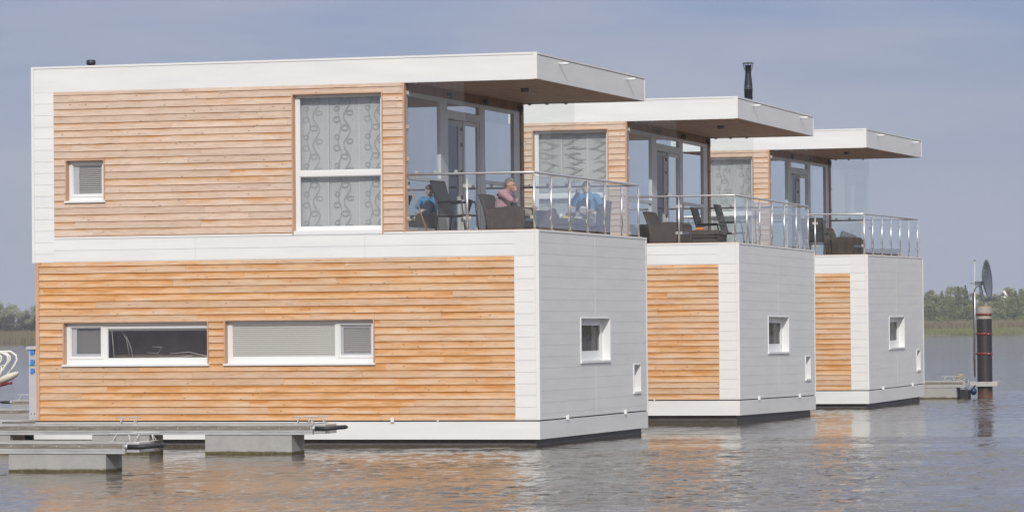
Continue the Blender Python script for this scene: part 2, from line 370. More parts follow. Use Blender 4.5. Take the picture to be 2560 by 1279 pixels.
# openings on the long side (plane y=0)
W_SMALL=(-8.51,-7.775,4.212,4.952)
W_LOW1=(-8.578,-5.882,1.386,2.152)
W_LOW2=(-5.597,-2.885,1.386,2.160)
W_BIG=(-4.338,-2.708,3.60,5.985)
def framebox(mb,x0,x1,z0,z1,y0,y1,w,mi=0):
    """rectangular frame ring in an xz plane"""
    wl,wr,wb,wt=w if isinstance(w,tuple) else (w,)*4
    mb.box(x0,x0+wl,y0,y1,z0,z1,mi); mb.box(x1-wr,x1,y0,y1,z0,z1,mi); mb.box(x0+wl,x1-wr,y0,y1,z0,z0+wb,mi); mb.box(x0+wl,x1-wr,y0,y1,z1-wt,z1,mi)
def blind(par,x0,x1,z0,z1,y,step=.034,name='blind',bm='blind'):
    mb=MB(); z=z0
    mb.box(x0,x1,y-.012,y+.014,z1-.03,z1); mb.box(x0,x1,y-.01,y+.012,z0,z0+.014)
    z=z0+.02
    while z<z1-.035:
        n=4
        for i in range(n):
            a=i/n;b=(i+1)/n
            f=lambda t:(y-.013+.026*t-.004*math.sin(math.pi*t), z+ (step*.93)*t)
            (ya,zaa),(yb,zbb)=f(a),f(b)
            mb.face([(x0,ya,zaa),(x1,ya,zaa),(x1,yb,zbb),(x0,yb,zbb)],smooth=True)
        z+=step
    return mb.build(name,bm,par)
def pane(par,x0,x1,z0,z1,y,m='pane2',name='pane'):
    return MB().box(x0,x1,y,y+.006,z0,z1).build(name,m,par)
def side_window(par,op,panes,sill=True,label=None,fd=.10):
    x0,x1,z0,z1=op
    mb=MB()
    # white frame (outer) at recess fd
    zb=z0+.04 if sill else z0+.03
    rects=[p[:4] for p in panes]
    for r in cut((x0+.022,x1-.022,zb,z1-.012),rects): mb.box(r[0],r[1],fd,fd+.07,r[2],r[3])
    # sash rings
    for p in panes:
        framebox(mb,p[0]-.0,p[1]+.0,p[2]-.0,p[3]+.0,fd+.012,fd+.06,.012)
        if p[4]=='sash': framebox(mb,p[0]-.035,p[1]+.035,p[2]-.035,p[3]+.035,fd-.014,fd+.001,.03)
    w=mb.build('window','frame',par,bevel=.003)
    if label: w['label']=label
    # timber reveal
    mb=MB()
    mb.box(x0,x0+.021,-.031,fd+.06,z0,z1); mb.box(x1-.021,x1,-.031,fd+.06,z0,z1); mb.box(x0+.021,x1-.021,-.031,fd+.06,z1-.011,z1+.012)
    mb.build('reveal','woodtrim',w)
    if sill:
        s=MB().box(x0-.012,x1+.012,-.052,fd+.0,z0,z0+.034); s.box(x0+.02,x1-.02,fd-.02,fd-.002,z0+.034,z0+.046)
        s.build('sill','frame',w,bevel=.003)
    for p in panes: pane(w,p[0]+.012,p[1]-.012,p[2]+.012,p[3]-.012,fd+.03)
    # room niche behind
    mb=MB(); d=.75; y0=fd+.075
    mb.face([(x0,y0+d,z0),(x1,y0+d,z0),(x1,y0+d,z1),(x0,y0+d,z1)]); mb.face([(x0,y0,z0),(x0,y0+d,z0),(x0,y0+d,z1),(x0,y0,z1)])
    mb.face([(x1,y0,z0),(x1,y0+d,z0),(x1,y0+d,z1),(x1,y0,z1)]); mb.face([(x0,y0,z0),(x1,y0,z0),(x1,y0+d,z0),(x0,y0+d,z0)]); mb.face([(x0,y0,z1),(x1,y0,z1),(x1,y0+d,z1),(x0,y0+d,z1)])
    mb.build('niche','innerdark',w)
    return w
def ribbon(mb,pts,wd,y,mi):
    n=len(pts)
    L_=[];R_=[]
    for i,(x,z) in enumerate(pts):
        a=pts[max(i-1,0)]; b=pts[min(i+1,n-1)]; dx,dz=b[0]-a[0],b[1]-a[1]; l=math.hypot(dx,dz) or 1
        ww=wd(i/(n-1)) if callable(wd) else wd
        L_.append((x-dz/l*ww,y,z+dx/l*ww)); R_.append((x+dz/l*ww,y,z-dx/l*ww))
    for i in range(n-1): mb.face([L_[i],L_[i+1],R_[i+1],R_[i]],mi)
def curtain(par,x0,x1,z0,z1,y,style):
    mb=MB(); pw=.555; xs=x1+.09
    k=0
    while xs>x0:
        xa=max(xs-pw,x0); yy=y+(.012 if k%2 else 0)
        # gently waved cloth strip
        n=12
        for i in range(n):
            a=xa+(xs-xa)*i/n; b=xa+(xs-xa)*(i+1)/n
            ya=yy+.004*math.sin(i*1.1+k); yb=yy+.004*math.sin((i+1)*1.1+k)
            mb.face([(a,ya,z0),(b,yb,z0),(b,yb,z1),(a,ya,z1)],0,smooth=True)
        mb.face([(xs-.022,y-.008,z0),(xs,y-.008,z0),(xs,y-.008,z1),(xs-.022,y-.008,z1)],2)
        yp=y-.009; cx=xs-pw*.52
        if style=='swirl':
            per=.485
            ztop=z1
            for s,off,amp,ph in ((0,-.075,.028,0.),(1,.06,.06,1.1)):
                pts=[]
                z=z0
                while z<=z1:
                    pts.append((min(max(cx+off+amp*math.sin((z)/per*2*math.pi+ph),xa+.01),xs-.03),z)); z+=.02
                ribbon(mb,pts,.0085,yp-.002*s,1)
            z=z0-.1; i=0
            while z<z1:
                for (dx,dz,rx,rz,tail) in ((-.125,.06,.052,.045,1),(-.115,.245,.045,.038,1),(.115,.0+.17,.058,.036,-1),(.02,.40,.06,.045,1)):
                    ring=[(cx+dx+rx*math.cos(t*math.pi/9),z+dz+rz*math.sin(t*math.pi/9)) for t in range(19)]
                    ring=[q for q in ring if z0+.01<q[1]<z1-.01 and xa+.008<q[0]<xs-.025]
                    if len(ring)>4: ribbon(mb,ring,.0062,yp-.003,1)
                z+=per
        else:
            rr=random.Random(k+3); z=z0+.03; j=0
            while z<z1-.06:
                cc=xa+(xs-xa)*rr.uniform(.35,.6); ln=rr.uniform(.15,.24); sl=rr.uniform(-.04,.09); sg=1 if j%2 else -1
                pts=[(cc-ln+2*ln*t/12, z+sl*(t/12-.5)*1.2+sg*.028*math.sin(2*math.pi*t/12*.9+.2)) for t in range(13)]
                pts=[q for q in pts if xa+.01<q[0]<xs-.03]
                if len(pts)>4: ribbon(mb,pts,lambda u:.003+.021*math.sin(math.pi*min(max(u,0),1))**1.3,yp,1)
                z+=rr.uniform(.075,.135); j+=1
        xs-=pw; k+=1
    return mb.build('curtain',['curtain','curtain2','curtainw'],par)
def houseboat(style='swirl'):
    root=empty('houseboat')
    # hull
    mb=MB(); i=.10
    mb.box(-L+.2,-.0-i,i,W-i,-.35,ZK+.002)
    h=mb.build('hull','hull',root)
    MB().box(-L+.19,-i+.014,i-.014,W-i+.014,.032,.05).build('hull_ledge','hullledge',h)
    # skirt
    mb=MB(); mb.box(-L+.005,.006,-.006,W+.006,ZK,ZS-.004)
    sk=mb.build('skirt','white',root,bevel=.004)
    mb=MB(); mb.box(-L+.03,-.02,.02,W-.02,ZS-.004,ZS+.022); mb.build('joint_gap','seal',sk)
    for (y) in (1.62,5.41):
        mb=MB(); mb.box(.004,.05,y-.03,y+.03,ZS-.012,ZS+.002); mb.box(.035,.05,y-.03,y+.03,ZS+.002,ZS+.075); mb.box(.004,.035,y-.026,y-.016,ZS+.002,ZS+.06); mb.build('hook','frame',sk)
    mb=MB(); mb.box(-2.60,-2.545,-.05,-.004,ZS-.012,ZS+.002); mb.box(-2.60,-2.545,-.05,-.035,ZS+.002,ZS+.07); mb.build('hook','frame',sk)
    mb=MB(); mb.box(-1.79,-1.765,-.02,.0,ZS-.004,ZS+.03); mb.build('hook','frame',sk)
    # inner shell walls (with openings)
    big=(-4.30,-2.75,3.66,5.95)
    mb=MB()
    for r in cut((-L+.08,-.03,ZS,ZB),[W_LOW1,W_LOW2]): mb.box(r[0],r[1],.05,.075,r[2],r[3])
    for r in cut((-L+.08,-2.36,ZB,ZR),[W_SMALL,W_BIG]): mb.box(r[0],r[1],.05,.075,r[2],r[3])
    mb.box(-L+.03,-.03,W-.08,W-.05,ZS,ZB); mb.box(-L+.03,-2.36,W-.08,W-.05,ZB,ZR)
    mb.box(-L+.03,-L+.06,.05,W-.08,ZS,ZR)
    for r in cut((.08,W-.08,ZS,ZB),[(2.53,4.455,1.39,2.157),(6.05,6.545,.80,1.31)]): mb.box(-.05,-.03,r[0],r[1],r[2],r[3])
    mb.build('inner_wall','inner',root)
    MB().box(-L+.07,-2.31,.08,W-.09,3.30,3.36).build('inner_floor','ifloor',root)
    MB().box(-L+.07,-2.40,.08,W-.09,6.05,6.10).build('inner_ceiling','inner',root)
    MB().box(-6.2,-6.1,.08,W-.09,3.36,6.05).build('partition_wall','inner',root)
    # timber walls
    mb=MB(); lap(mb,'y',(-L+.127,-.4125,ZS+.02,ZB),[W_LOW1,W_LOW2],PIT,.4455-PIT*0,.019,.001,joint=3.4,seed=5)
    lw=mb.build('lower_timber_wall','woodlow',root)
    mb=MB(); mb.box(-L+.066,-L+.127,-.026,.05,ZS+.02,ZB); mb.build('corner_board','woodtrim',lw)
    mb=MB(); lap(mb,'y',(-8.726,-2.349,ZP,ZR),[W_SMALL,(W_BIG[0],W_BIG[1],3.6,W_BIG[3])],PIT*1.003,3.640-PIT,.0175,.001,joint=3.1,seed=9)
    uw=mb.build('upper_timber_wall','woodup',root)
    mb=MB(); mb.box(-2.349,-2.318,-.028,.09,ZP,ZR); mb.build('corner_board','woodtrim',uw)
    # white cladding around the timber (near side)
    CP=.2
    mb=MB()
    lap(mb,'y',(-L+.052,-8.732,ZB+.005,ZR),[],CP,6.135-20*CP,.012,.006)             # left upright
    for a,b in ((-8.732,-6.1165),(-6.1135,-3.0485),(-3.0455,-.412)): lap(mb,'y',(a,b,ZB+.005,ZP-.036),[],.1945,3.199,.012,.006)
    lap(mb,'y',(-.4115,-.052,ZS+.02,3.192),[],.1945,3.199-20*.1945,.012,.006)
    mb.box(-.412,-.052,-.012,.03,3.195,ZP-.036)
    mb.box(-8.732,-.052,-.016,.09,ZP-.034,ZP)                                       # ledge trim
    mb.box(-8.733,-8.724,-.016,.0,ZP,ZR)
    mb.box(-.4135,-.405,-.020,.03,ZS+.02,3.19)
    mb.box(-L,-L+.05,-.014,.05,ZB,ZR); mb.box(-L+.05,-8.0,.0,.05,ZB,ZP-.04)
    mb.box(-L,-.05,-.004,.05,ZB-.012,ZB+.004)
    cl=mb.build('side_cladding','white',root)
    # left, rear and far sides (not seen from the front)
    mb=MB(); mb.box(-L,-L+.03,.05,W-.05,ZB,ZR); mb.box(-L+.066,-L+.09,.05,W-.05,ZS+.02,ZB); mb.box(-L+.0,-2.33,W-.05,W,ZB,ZR); mb.box(-L+.066,-.05,W-.05,W,ZS+.02,ZB); mb.box(-2.33,-.05,W-.05,W,ZB,ZP)
    mb.build('rear_cladding','white2',root)
    # front cladding (end wall)
    WO=(2.53,4.455,1.392,2.157); SO=(6.05,6.545,.802,1.312)
    mb=MB()
    for a,b,sd in ((.052,3.493,1),(3.507,W-.052,2)): lap(mb,'x',(a,b,ZS+.02,ZP-.04),[WO,SO],.191,.356,.0065,.0044,seed=sd,gap=.0)
    mb.box(-.02,.0035,3.49,3.51,ZS+.02,1.36); mb.box(-.02,.0035,3.49,3.51,2.16,ZP-.04)
    fcl=mb.build('front_cladding','white',root)
    mb=MB(); mb.box(-.05,.014,-.014,.05,ZS+.02,ZP); mb.box(-.05,.014,W-.05,W+.002,ZS+.02,ZP); mb.box(-.09,.014,.05,W-.05,ZP-.036,ZP)
    mb.build('corner_trim','white2',root,bevel=.003)
    # end windows with deep white reveals
    for (o,d) in ((WO,.13),(SO,.13)):
        y0,y1,z0,z1=o; t=.022
        mb=MB()
        mb.box(-d-.05,.02,y0,y0+t,z0,z1); mb.box(-d-.05,.02,y1-t,y1,z0,z1); mb.box(-d-.05,.02,y0+t,y1-t,z1-t,z1); mb.box(-d-.05,.034,y0-.01,y1+.01,z0-.03,z0+.012)
        fw_=.13 if o is WO else .06
        mb2=MB()
        a,b,c,e=y0+t,y1-t,z0+.012,z1-t
        mb2.box(-d-.05,-d,a,a+fw_,c,e); mb2.box(-d-.05,-d,b-fw_,b,c,e); mb2.box(-d-.05,-d,a+fw_,b-fw_,c,c+fw_*1.3); mb2.box(-d-.05,-d,a+fw_,b-fw_,e-fw_*.9,e)
        wn=mb2.build('window','frame',root,bevel=.003)
        mb.build('reveal','frame',wn,bevel=.003)
        MB().box(-d-.03,-d-.024,a+fw_,b-fw_,c+fw_*1.3,e-fw_*.9).build('pane','screen',wn)
        mb=MB(); 
        n=26
        for i_ in range(n):
            ya=a+(b+.25-a)*i_/n; yb=a+(b+.25-a)*(i_+1)/n
            mb.face([(-d-.075-.012*math.sin(i_*.9),ya,c),(-d-.075-.012*math.sin((i_+1)*.9),yb,c),(-d-.075-.012*math.sin((i_+1)*.9),yb,e),(-d-.075-.012*math.sin(i_*.9),ya,e)],smooth=True)
        mb.build('curtain','curtaing',wn)
    # long-side windows
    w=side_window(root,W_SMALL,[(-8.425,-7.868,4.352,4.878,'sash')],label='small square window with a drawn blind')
    blind(w,-8.33,-7.89,4.39,4.84,.19,bm='blindg'); m_=MB(); framebox(m_,-8.42,-7.88,4.355,4.875,.155,.165,(.10,.03,.03,.03)); m_.build('inner_sash','pframe',w)
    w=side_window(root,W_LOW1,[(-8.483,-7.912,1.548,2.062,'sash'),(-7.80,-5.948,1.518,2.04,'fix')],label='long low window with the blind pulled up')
    MB().box(-8.40,-7.93,.20,.205,1.58,2.03).build('roller_blind','curtaing',w); m_=MB(); framebox(m_,-8.475,-7.92,1.555,2.055,.155,.165,(.09,.02,.05,.02)); m_.build('inner_sash','pframe',w)
    mb=MB(); mb.box(-7.79,-5.96,.16,.19,2.0,2.035); mb.tube([(-7.74,.17,2.0),(-7.70,.17,1.55)],.005,5); mb.build('blind','blind',w)
    mb=MB()
    for pts in ([(-7.62,.3,2.0),(-7.52,.3,1.85),(-7.48,.3,1.6)],[(-7.69,.35,2.03),(-7.55,.33,1.93),(-7.45,.33,1.7),(-7.42,.33,1.53)],[(-7.2,.45,1.62),(-7.0,.45,1.6),(-6.93,.45,1.71),(-7.1,.45,1.72)]): mb.tube(pts,.004,5)
    for pts in ([(-6.75,.4,1.6),(-6.4,.4,1.62),(-6.1,.35,1.56),(-6.0,.35,1.52)],[(-6.9,.3,1.54),(-6.55,.3,1.535),(-6.3,.3,1.56)]): mb.tube(pts,.006,5)
    mb.build('cord','blind',w)
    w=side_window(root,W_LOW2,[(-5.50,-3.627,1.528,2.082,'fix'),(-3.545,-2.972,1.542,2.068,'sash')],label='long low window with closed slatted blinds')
    blind(w,-5.49,-3.635,1.53,2.075,.155); blind(w,-3.50,-3.0,1.60,2.04,.185,bm='blindg'); m_=MB(); framebox(m_,-3.535,-2.975,1.55,2.06,.155,.165,.04); m_.build('inner_sash','pframe',w)
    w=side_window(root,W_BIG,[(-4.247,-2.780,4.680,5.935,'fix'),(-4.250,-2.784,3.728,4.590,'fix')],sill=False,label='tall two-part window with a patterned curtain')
    curtain(w,-4.30,-2.75,3.66,5.95,.27,style)
    mb=MB(); mb.box(-4.315,-2.73,-.02,.1,3.60,3.665); mb.build('sill','frame',w)
    # porch deck
    mb=MB(); y=.05
    mb.box(-2.33,-.05,.04,W-.05,3.38,3.44)
    d=mb.build('porch_deck','deck',root)
    mb=MB(); k=0
    while .04+k*.14<W-.19: mb.box(-2.31,-.10,.045+k*.14,.045+k*.14+.134,3.44,3.466); k+=1
    mb.build('deck_board','deck',d)
    mb=MB(); mb.box(-2.3,-.085,.055,.085,ZP-.05,ZP+.012); mb.box(-.085,-.055,.055,W-.06,ZP-.05,ZP+.012); mb.build('deck_edging','deck',d)
    mb=MB(); mb.box(-2.31,-.05,.03,.05,3.44,ZP-.05); mb.box(-.05,-.03,.05,W-.05,3.44,ZP-.05); mb.build('parapet_lining','white2',d)
    # roof
    mb=MB()
    lap(mb,'y',(-L+.052,-.052,ZR+.005,6.54),[],.2045,ZR-.002,.0063,.006)
    mb.box(-L,-.0,-.016,.03,6.545,ZT)
    mb.box(-L,-L+.05,-.014,.03,ZR,6.545); mb.box(-.05,.014,-.014,.03,ZR,ZT+.001)
    mb.box(-L+.05,-.05,-.008,.04,ZR-.006,ZR+.004)
    for a,b,sd in ((.032,3.494,3),(3.5,W-.03,4)): lap(mb,'x',(a,b,ZR+.003,6.535),[],.2045,ZR-.002,.0063,.006,seed=sd)
    mb.box(-.05,.016,.032,W-.03,6.545,ZT); mb.box(-.05,.014,W-.03,W,ZR,ZT)
    mb.box(-L,-.05,W-.03,W,ZR,ZT); mb.box(-L,-L+.03,.03,W-.03,ZR,ZT)
    rf=mb.build('roof','white',root)
    MB().box(-L+.03,-.05,.03,W-.03,6.40,6.545).build('roof_membrane','roofm',rf)
    mb=MB(); mb.box(-L+.04,-.03,.04,W-.04,ZR+.05,ZR+.10,0); mb.build('roof_underlay','seal',rf)
    # soffit boards run across the width
    mb=MB(); x=-2.36; k=0; rr=random.Random(4)
    while x<-.06:
        x1=min(x+.088,-.045)
        ta=rr.random(); uo=rr.uniform(0,50); y0,y1,z=.035,W-.035,ZR+.02
        mb.face([(x,y0,z),(x1,y0,z),(x1,y1,z),(x,y1,z)][::-1],0,[(uo+y0,0),(uo+y0,1),(uo+y1,1),(uo+y1,0)][::-1],ta)
        mb.box(x,x1,y0,y1,z+.003,z+.02)
        x+=.104
    for i_ in range(len(mb.f)):
        if i_ not in mb.ti: mb.ti[i_]=.5
        if i_ not in mb.uv: mb.uv[i_]=[(0,0)]*len(mb.f[i_])
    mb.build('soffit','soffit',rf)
    mb=MB(); mb.lathe([(.0,ZR-.045),(.066,ZR-.045),(.07,ZR-.035),(.07,ZR+.02)],-1.02,2.74); mb.build('ceiling_light','lampm',rf)
    for y in (1.36,5.78):
        mb=MB(); mb.tube([(.0,y,6.47),(.17,y,6.468)],.021,10); mb.build('drain_pipe','frame',rf)
    # porch wall: header, glazing
    X=-2.33
    pw=MB(); pw.box(X-.03,X-.004,.05,W-.06,5.99,ZR+.02); hd=pw.build('porch_header','post',root)
    for y in (2.41,4.56,6.72):
        mb=MB(); mb.box(X-.004,X+.02,y-.035,y+.035,6.03,6.10); mb.lathe([(.0,5.985),(.034,5.985),(.036,6.0),(.036,6.09),(.0,6.1)],X+.055,y,14); mb.build('wall_lamp','lampm',hd)
    mb=MB(); mb.box(X-.03,X+.015,6.80,W-.06,3.44,ZR); mb.build('corner_post','post',root)
    # glazed frame as cut sheet
    holes=[(.20,2.0,4.575,5.922),(.20,1.96,3.706,4.51),(2.385,4.265,5.80,5.925),(2.43,4.305,3.50,5.65),(4.61,6.42,4.645,5.922),(4.64,6.39,3.70,4.58)]
    mb=MB()
    for r in cut((.055,6.80,3.44,5.99),holes): mb.box(X-.07,X,r[0],r[1],r[2],r[3])
    pf=mb.build('porch_window','pframe',root,bevel=.003)
    for h in (holes[0],holes[1],holes[2],holes[4],holes[5]):
        MB().box(X-.045,X-.035,h[0],h[1],h[2],h[3]).build('pane','pane',pf)
    # closed door leaf
    mb=MB()
    for r in cut((3.345,4.29,3.505,5.645),[(3.44,4.18,3.62,5.575)]): mb.box(X-.06,X-.008,r[0],r[1],r[2],r[3])
    dl=mb.build('door','pframe',root,bevel=.003)
    MB().box(X-.04,X-.03,3.44,4.18,3.62,5.575).build('pane','pane',dl)
    # ajar door leaf hinged at the middle
    dj=empty('door',(X-.03,3.33,0),0,root); dj.rotation_euler=(0,0,R(-16)); dj['label']='porch door leaf standing ajar'
    mb=MB()
    for r in cut((-.89,0,3.505,5.645),[(-.79,-.11,3.62,5.55)]): mb.box(-.055,0,r[0],r[1],r[2],r[3])
    lf=mb.build('leaf','pframe',dj,bevel=.003)
    MB().box(-.03,-.022,-.79,-.11,3.62,5.55).build('pane','pane2',dj)
    for z in (5.50,5.22,4.75,4.30,3.9): MB().box(.0,.014,-.05,-.02,z-.03,z+.03).build('latch','dark',dj)
    # curtains inside porch glazing
    for (a,b) in ((.1,.42),(1.75,2.2),(4.45,4.75),(6.2,6.75)):
        n=10; mb=MB()
        for i_ in range(n):
            ya=a+(b-a)*i_/n; yb=a+(b-a)*(i_+1)/n
            mb.face([(X-.22+.02*math.sin(i_*1.6),ya,3.38),(X-.22+.02*math.sin((i_+1)*1.6),yb,3.38),(X-.22+.02*math.sin((i_+1)*1.6),yb,6.0),(X-.22+.02*math.sin(i_*1.6),ya,6.0)],smooth=True)
        mb.build('curtain','curtain',root)
    # windscreens
    H=4.583; yn,yf,xr=.10,6.86,-.09
    for y,nm in ((yn,'near'),(yf,'far')):
        sgn=-1 if y<1 else 1
        ws=MB().box(-2.305,-1.30,y-.005,y+.005,H+.022,ZR+.012).build('windscreen','glass',root)
        for z in (5.965,5.39,4.85):
            MB().box(-2.335,-2.275,y-.016,y+.016,z-.032,z+.032).build('clamp','steeld',ws,bevel=.004)
        for x in (-2.155,-1.82,-1.455):
            MB().box(x-.027,x+.027,y-.016,y+.016,H+.012,H+.062).build('clamp','steeld',ws,bevel=.004)
            MB().box(x-.027,x+.027,y-.016,y+.016,ZR-.03,ZR+.02).build('clamp','steeld',ws,bevel=.004)
    # railing
    mb=MB(); mb.tube([(-2.32,yn,H),(xr-.03,yn,H),(xr-.008,yn+.008,H),(xr,yn+.03,H),(xr,yf-.03,H),(xr-.03,yf,H),(-2.32,yf,H)],.0215,12)
    rl=mb.build('railing','steel',root)
    def post(x,y,front):
        mb=MB(); mb.tube([(x,y,ZP-.01),(x,y,H-.062)],.0205,12); mb.tube([(x,y,H-.062),(x,y,H-.018)],.008,8)
        mb.lathe([(.0,ZP+.009),(.04,ZP+.009),(.045,ZP+.002),(.045,ZP-.002)],x,y,16)
        for a in (45,135,225,315): mb.lathe([(.0,ZP+.018),(.008,ZP+.018),(.008,ZP+.006)],x+.036*math.cos(R(a)),y+.036*math.sin(R(a)),6)
        p=mb.build('post','steel',rl)
        return p
    def clamps(p,x,y,ax,sides):
        for z in (4.375,3.835):
            for s in sides:
                if ax=='x': mb=MB().box(x+(.018 if s>0 else -.07),x+(.07 if s>0 else -.018),y-.014,y+.014,z-.03,z+.03)
                else: mb=MB().box(x-.014,x+.014,y+(.018 if s>0 else -.062),y+(.062 if s>0 else -.018),z-.03,z+.03)
                mb.build('clamp','steeld',p,bevel=.005)
    ys=[yn,1.118,2.255,3.38,4.53,5.69,yf]
    for y in (yn,yf):
        p=post(-1.262,y,0); clamps(p,-1.262,y,'x',(-1,1))
        MB().box(-2.29,-1.31,y-.005,y+.005,3.672,4.528).build('glass_panel','glass',rl)
        MB().box(-1.215,-.14,y-.005,y+.005,3.672,4.528).build('glass_panel','glass',rl)
        for z in (4.372,3.845): MB().box(-2.335,-2.275,y-.014,y+.014,z-.03,z+.03).build('clamp','steeld',rl,bevel=.005)
    for i_,y in enumerate(ys):
        p=post(xr,y,1)
        if i_ in (0,6): clamps(p,xr,y,'x',(-1,)); clamps(p,xr,y,'y',(1,) if i_==0 else (-1,))
        else: clamps(p,xr,y,'y',(-1,1))
        if i_<6: MB().box(xr-.005,xr+.005,y+.045,ys[i_+1]-.045,3.672,4.528).build('glass_panel','glass',rl)
    return root
h1=houseboat('swirl')
tag(h1,'nearest timber and white two-storey houseboat, largest in view, men sitting on its porch','houseboat','row of moored houseboats')
h2=copy_tree(h1); h2.location=(.047,14.178,.045); h2.rotation_euler=(R(-.38),0,R(-.25))
tag(h2,'middle timber and white houseboat, empty rattan chairs on its porch','houseboat')
h3=copy_tree(h1); h3.location=(.093,27.06,-.005); h3.rotation_euler=(R(.3),0,R(.12))
tag(h3,'farthest timber and white houseboat, with the tall black flue on its roof','houseboat')
# the middle boat has leaf-patterned curtains
for wn in h2.children:
    for ch in list(wn.children):
        if ch.name.startswith('curtain') and wn.get('label','').startswith('tall two'):
            bpy.data.objects.remove(ch); curtain(wn,-4.30,-2.75,3.66,5.95,.27,'leaf')
# roof vent on the near boat, flue on the far one
rf1=[c for c in h1.children if c.name.startswith('roof')][0]
mb=MB(); mb.lathe([(.045,6.54),(.045,6.70),(.078,6.705),(.082,6.72),(.082,6.775),(.07,6.79),(.0,6.792)],-8.66,1.5); mb.build('roof_vent','dark',rf1)
rf3=[c for c in h3.children if c.name.startswith('roof')][0]
fx,fy=-3.1,1.24
mb=MB(); mb.lathe([(.10,6.54),(.10,7.62),(.108,7.625),(.108,7.655),(.10,7.66),(.10,7.74),(.072,8.0),(.072,8.2),(.08,8.2),(.08,8.22)],fx,fy,24)
fl=mb.build('flue','dark',rf3)
mb=MB()
for k in range(10):
    a=2*math.pi*k/10; mb.tube([(fx+.085*math.cos(a),fy+.085*math.sin(a),8.1),(fx+.13*math.cos(a),fy+.13*math.sin(a),8.262)],.006,5)
mb.lathe([(.0,8.268),(.14,8.262),(.14,8.27),(.10,8.28),(.0,8.285)],fx,fy,24); mb.build('flue_cap','dark',fl)
# ---------------------------------------------------------------- porch furniture
DK=3.466
def stack_chair():
    t=empty('garden_chair')
    w=.27
    mb=MB()
    def bar(p,q,r=.014): mb.tube([p,q],r,8)
    for s in (-1,1):
        mb.tube([(-.30,s*w,0),(-.235,s*w,.42),(-.20,s*w,.46),(-.37,s*w,1.03)],.015,8)
        mb.tube([(.30,s*w,0),(.245,s*w,.44),(.215,s*w,.655),(.18,s*w,.675),(-.24,s*w,.655)],.015,8)
        bar((-.22,s*w,.43),(.25,s*w,.44))
    bar((-.22,-w,.43),(-.22,w,.43)); bar((.25,-w,.44),(.25,w,.44)); bar((-.37,-w,1.03),(-.37,w,1.03))
    mb.build('frame','cframe',t)
    MB().hexa([(-.22,-w,.432),(.245,-w,.442),(.245,w,.442),(-.22,w,.432),(-.22,-w,.444),(.245,-w,.454),(.245,w,.454),(-.22,w,.444)]).build('seat','sling',t)
    MB().hexa([(-.20,-w,.46),(-.188,-w,.46),(-.188,w,.46),(-.20,w,.46),(-.372,-w,1.03),(-.36,-w,1.03),(-.36,w,1.03),(-.372,w,1.03)]).build('backrest','sling',t)
    for s in (-1,1): MB().hexa([(-.22,s*w-.025,.672),(.21,s*w-.025,.672),(.21,s*w+.025,.672),(-.22,s*w+.025,.672),(-.22,s*w-.025,.69),(.21,s*w-.025,.69),(.21,s*w+.025,.69),(-.22,s*w+.025,.69)]).build('armrest','cframe',t)
    return t
def armchair():
    t=empty('rattan_armchair')
    # seat block
    MB().box(-.24,.30,-.25,.25,.06,.34).build('seat_base','rattan',t,bevel=.01)
    MB().box(-.22,.30,-.245,.245,.345,.42).build('cushion','cushion',t,bevel=.02)
    for s in (-1,1):
        mb=MB(); y0,y1=(s*.25,s*.33) if s>0 else (s*.33,s*.25)
        prof=[(-.32,.02),(.29,.02),(.33,.3),(.33,.55),(.26,.605),(.0,.62),(-.2,.60),(-.36,.58)]
        n=len(prof); v=[(x,y0,z) for x,z in prof]+[(x,y1,z) for x,z in prof]
        f=[tuple(range(n)),tuple(range(2*n-1,n-1,-1))]+[(i,i+n,(i+1)%n+n,(i+1)%n) for i in range(n)]
        mb.idx(v,f); mb.build('arm','rattan',t,bevel=.02)
    mb=MB(); n=8; v=[]
    for j,(xo,z,th) in enumerate(((-.30,.02,.08),(-.30,.35,.08),(-.36,.6,.07),(-.47,.83,.05))):
        for side in (0,1):
            for i in range(n+1):
                y=-.33+.66*i/n; c=.05*(1-((y)/.33)**2)
                v.append((xo-c*(1 if j>1 else .6)-(th if side else 0),y,z+(.02*(1-(y/.33)**2) if j==3 else 0)))
    m=n+1; f=[]
    for j in range(3):
        for i in range(n):
            a=j*2*m+i; b=(j+1)*2*m+i
            f.append((a,a+1,b+1,b)); f.append((a+m+1,a+m,b+m,b+m+1))
    for i in range(n): f.append((6*m+i,6*m+i+1,7*m+i+1,7*m+i)); f.append((i+1,i,m+i,m+i+1))
    for j in range(3):
        a=j*2*m; b=(j+1)*2*m; f.append((a,b,b+m,a+m)); f.append((a+n,a+m+n,b+m+n,b+n))
    mb.idx(v,f,0,True); mb.build('backrest','rattan',t)
    return t
def cube_table():
    t=empty('rattan_table')
    MB().box(-.34,.34,-.34,.34,.04,.36).build('base','rattan',t,bevel=.01)
    MB().box(-.37,.37,-.37,.37,.365,.47).build('table_top','rattan',t,bevel=.015)
    return t
def place(proto,loc,rz,label,cat,group,first=False):
    o=proto if first else copy_tree(proto)
    o.location=loc; o.rotation_euler=(0,0,rz)
    return tag(o,label,cat,group)
C0=stack_chair(); A0=armchair(); T0=cube_table()
GC='high-backed sling chairs on the porches'; GA='rattan armchairs on the porches'; GT='rattan tables on the porches'
place(C0,(-1.72,.98,DK),R(-8),'dark sling chair on the nearest porch, left of the man in the checked shirt','garden chair',GC,True)
place(A0,(-1.14,2.35,DK),R(-4),'dark rattan armchair holding the man in the checked shirt','armchair',GA,True)
place(A0,(-.86,6.12,DK),R(-90),'rattan armchair under the man in blue, on the nearest porch','armchair',GA)
place(A0,(-1.42,4.9,DK),R(10),'empty rattan armchair between the two seated men','armchair',GA)
place(T0,(-1.02,5.0,DK),0,'low rattan table beside the man in blue, jug on top','table',GT,True)
def h2p(x,y,z=DK): return (x+.047,y+14.178,z+.045-.0066*y)
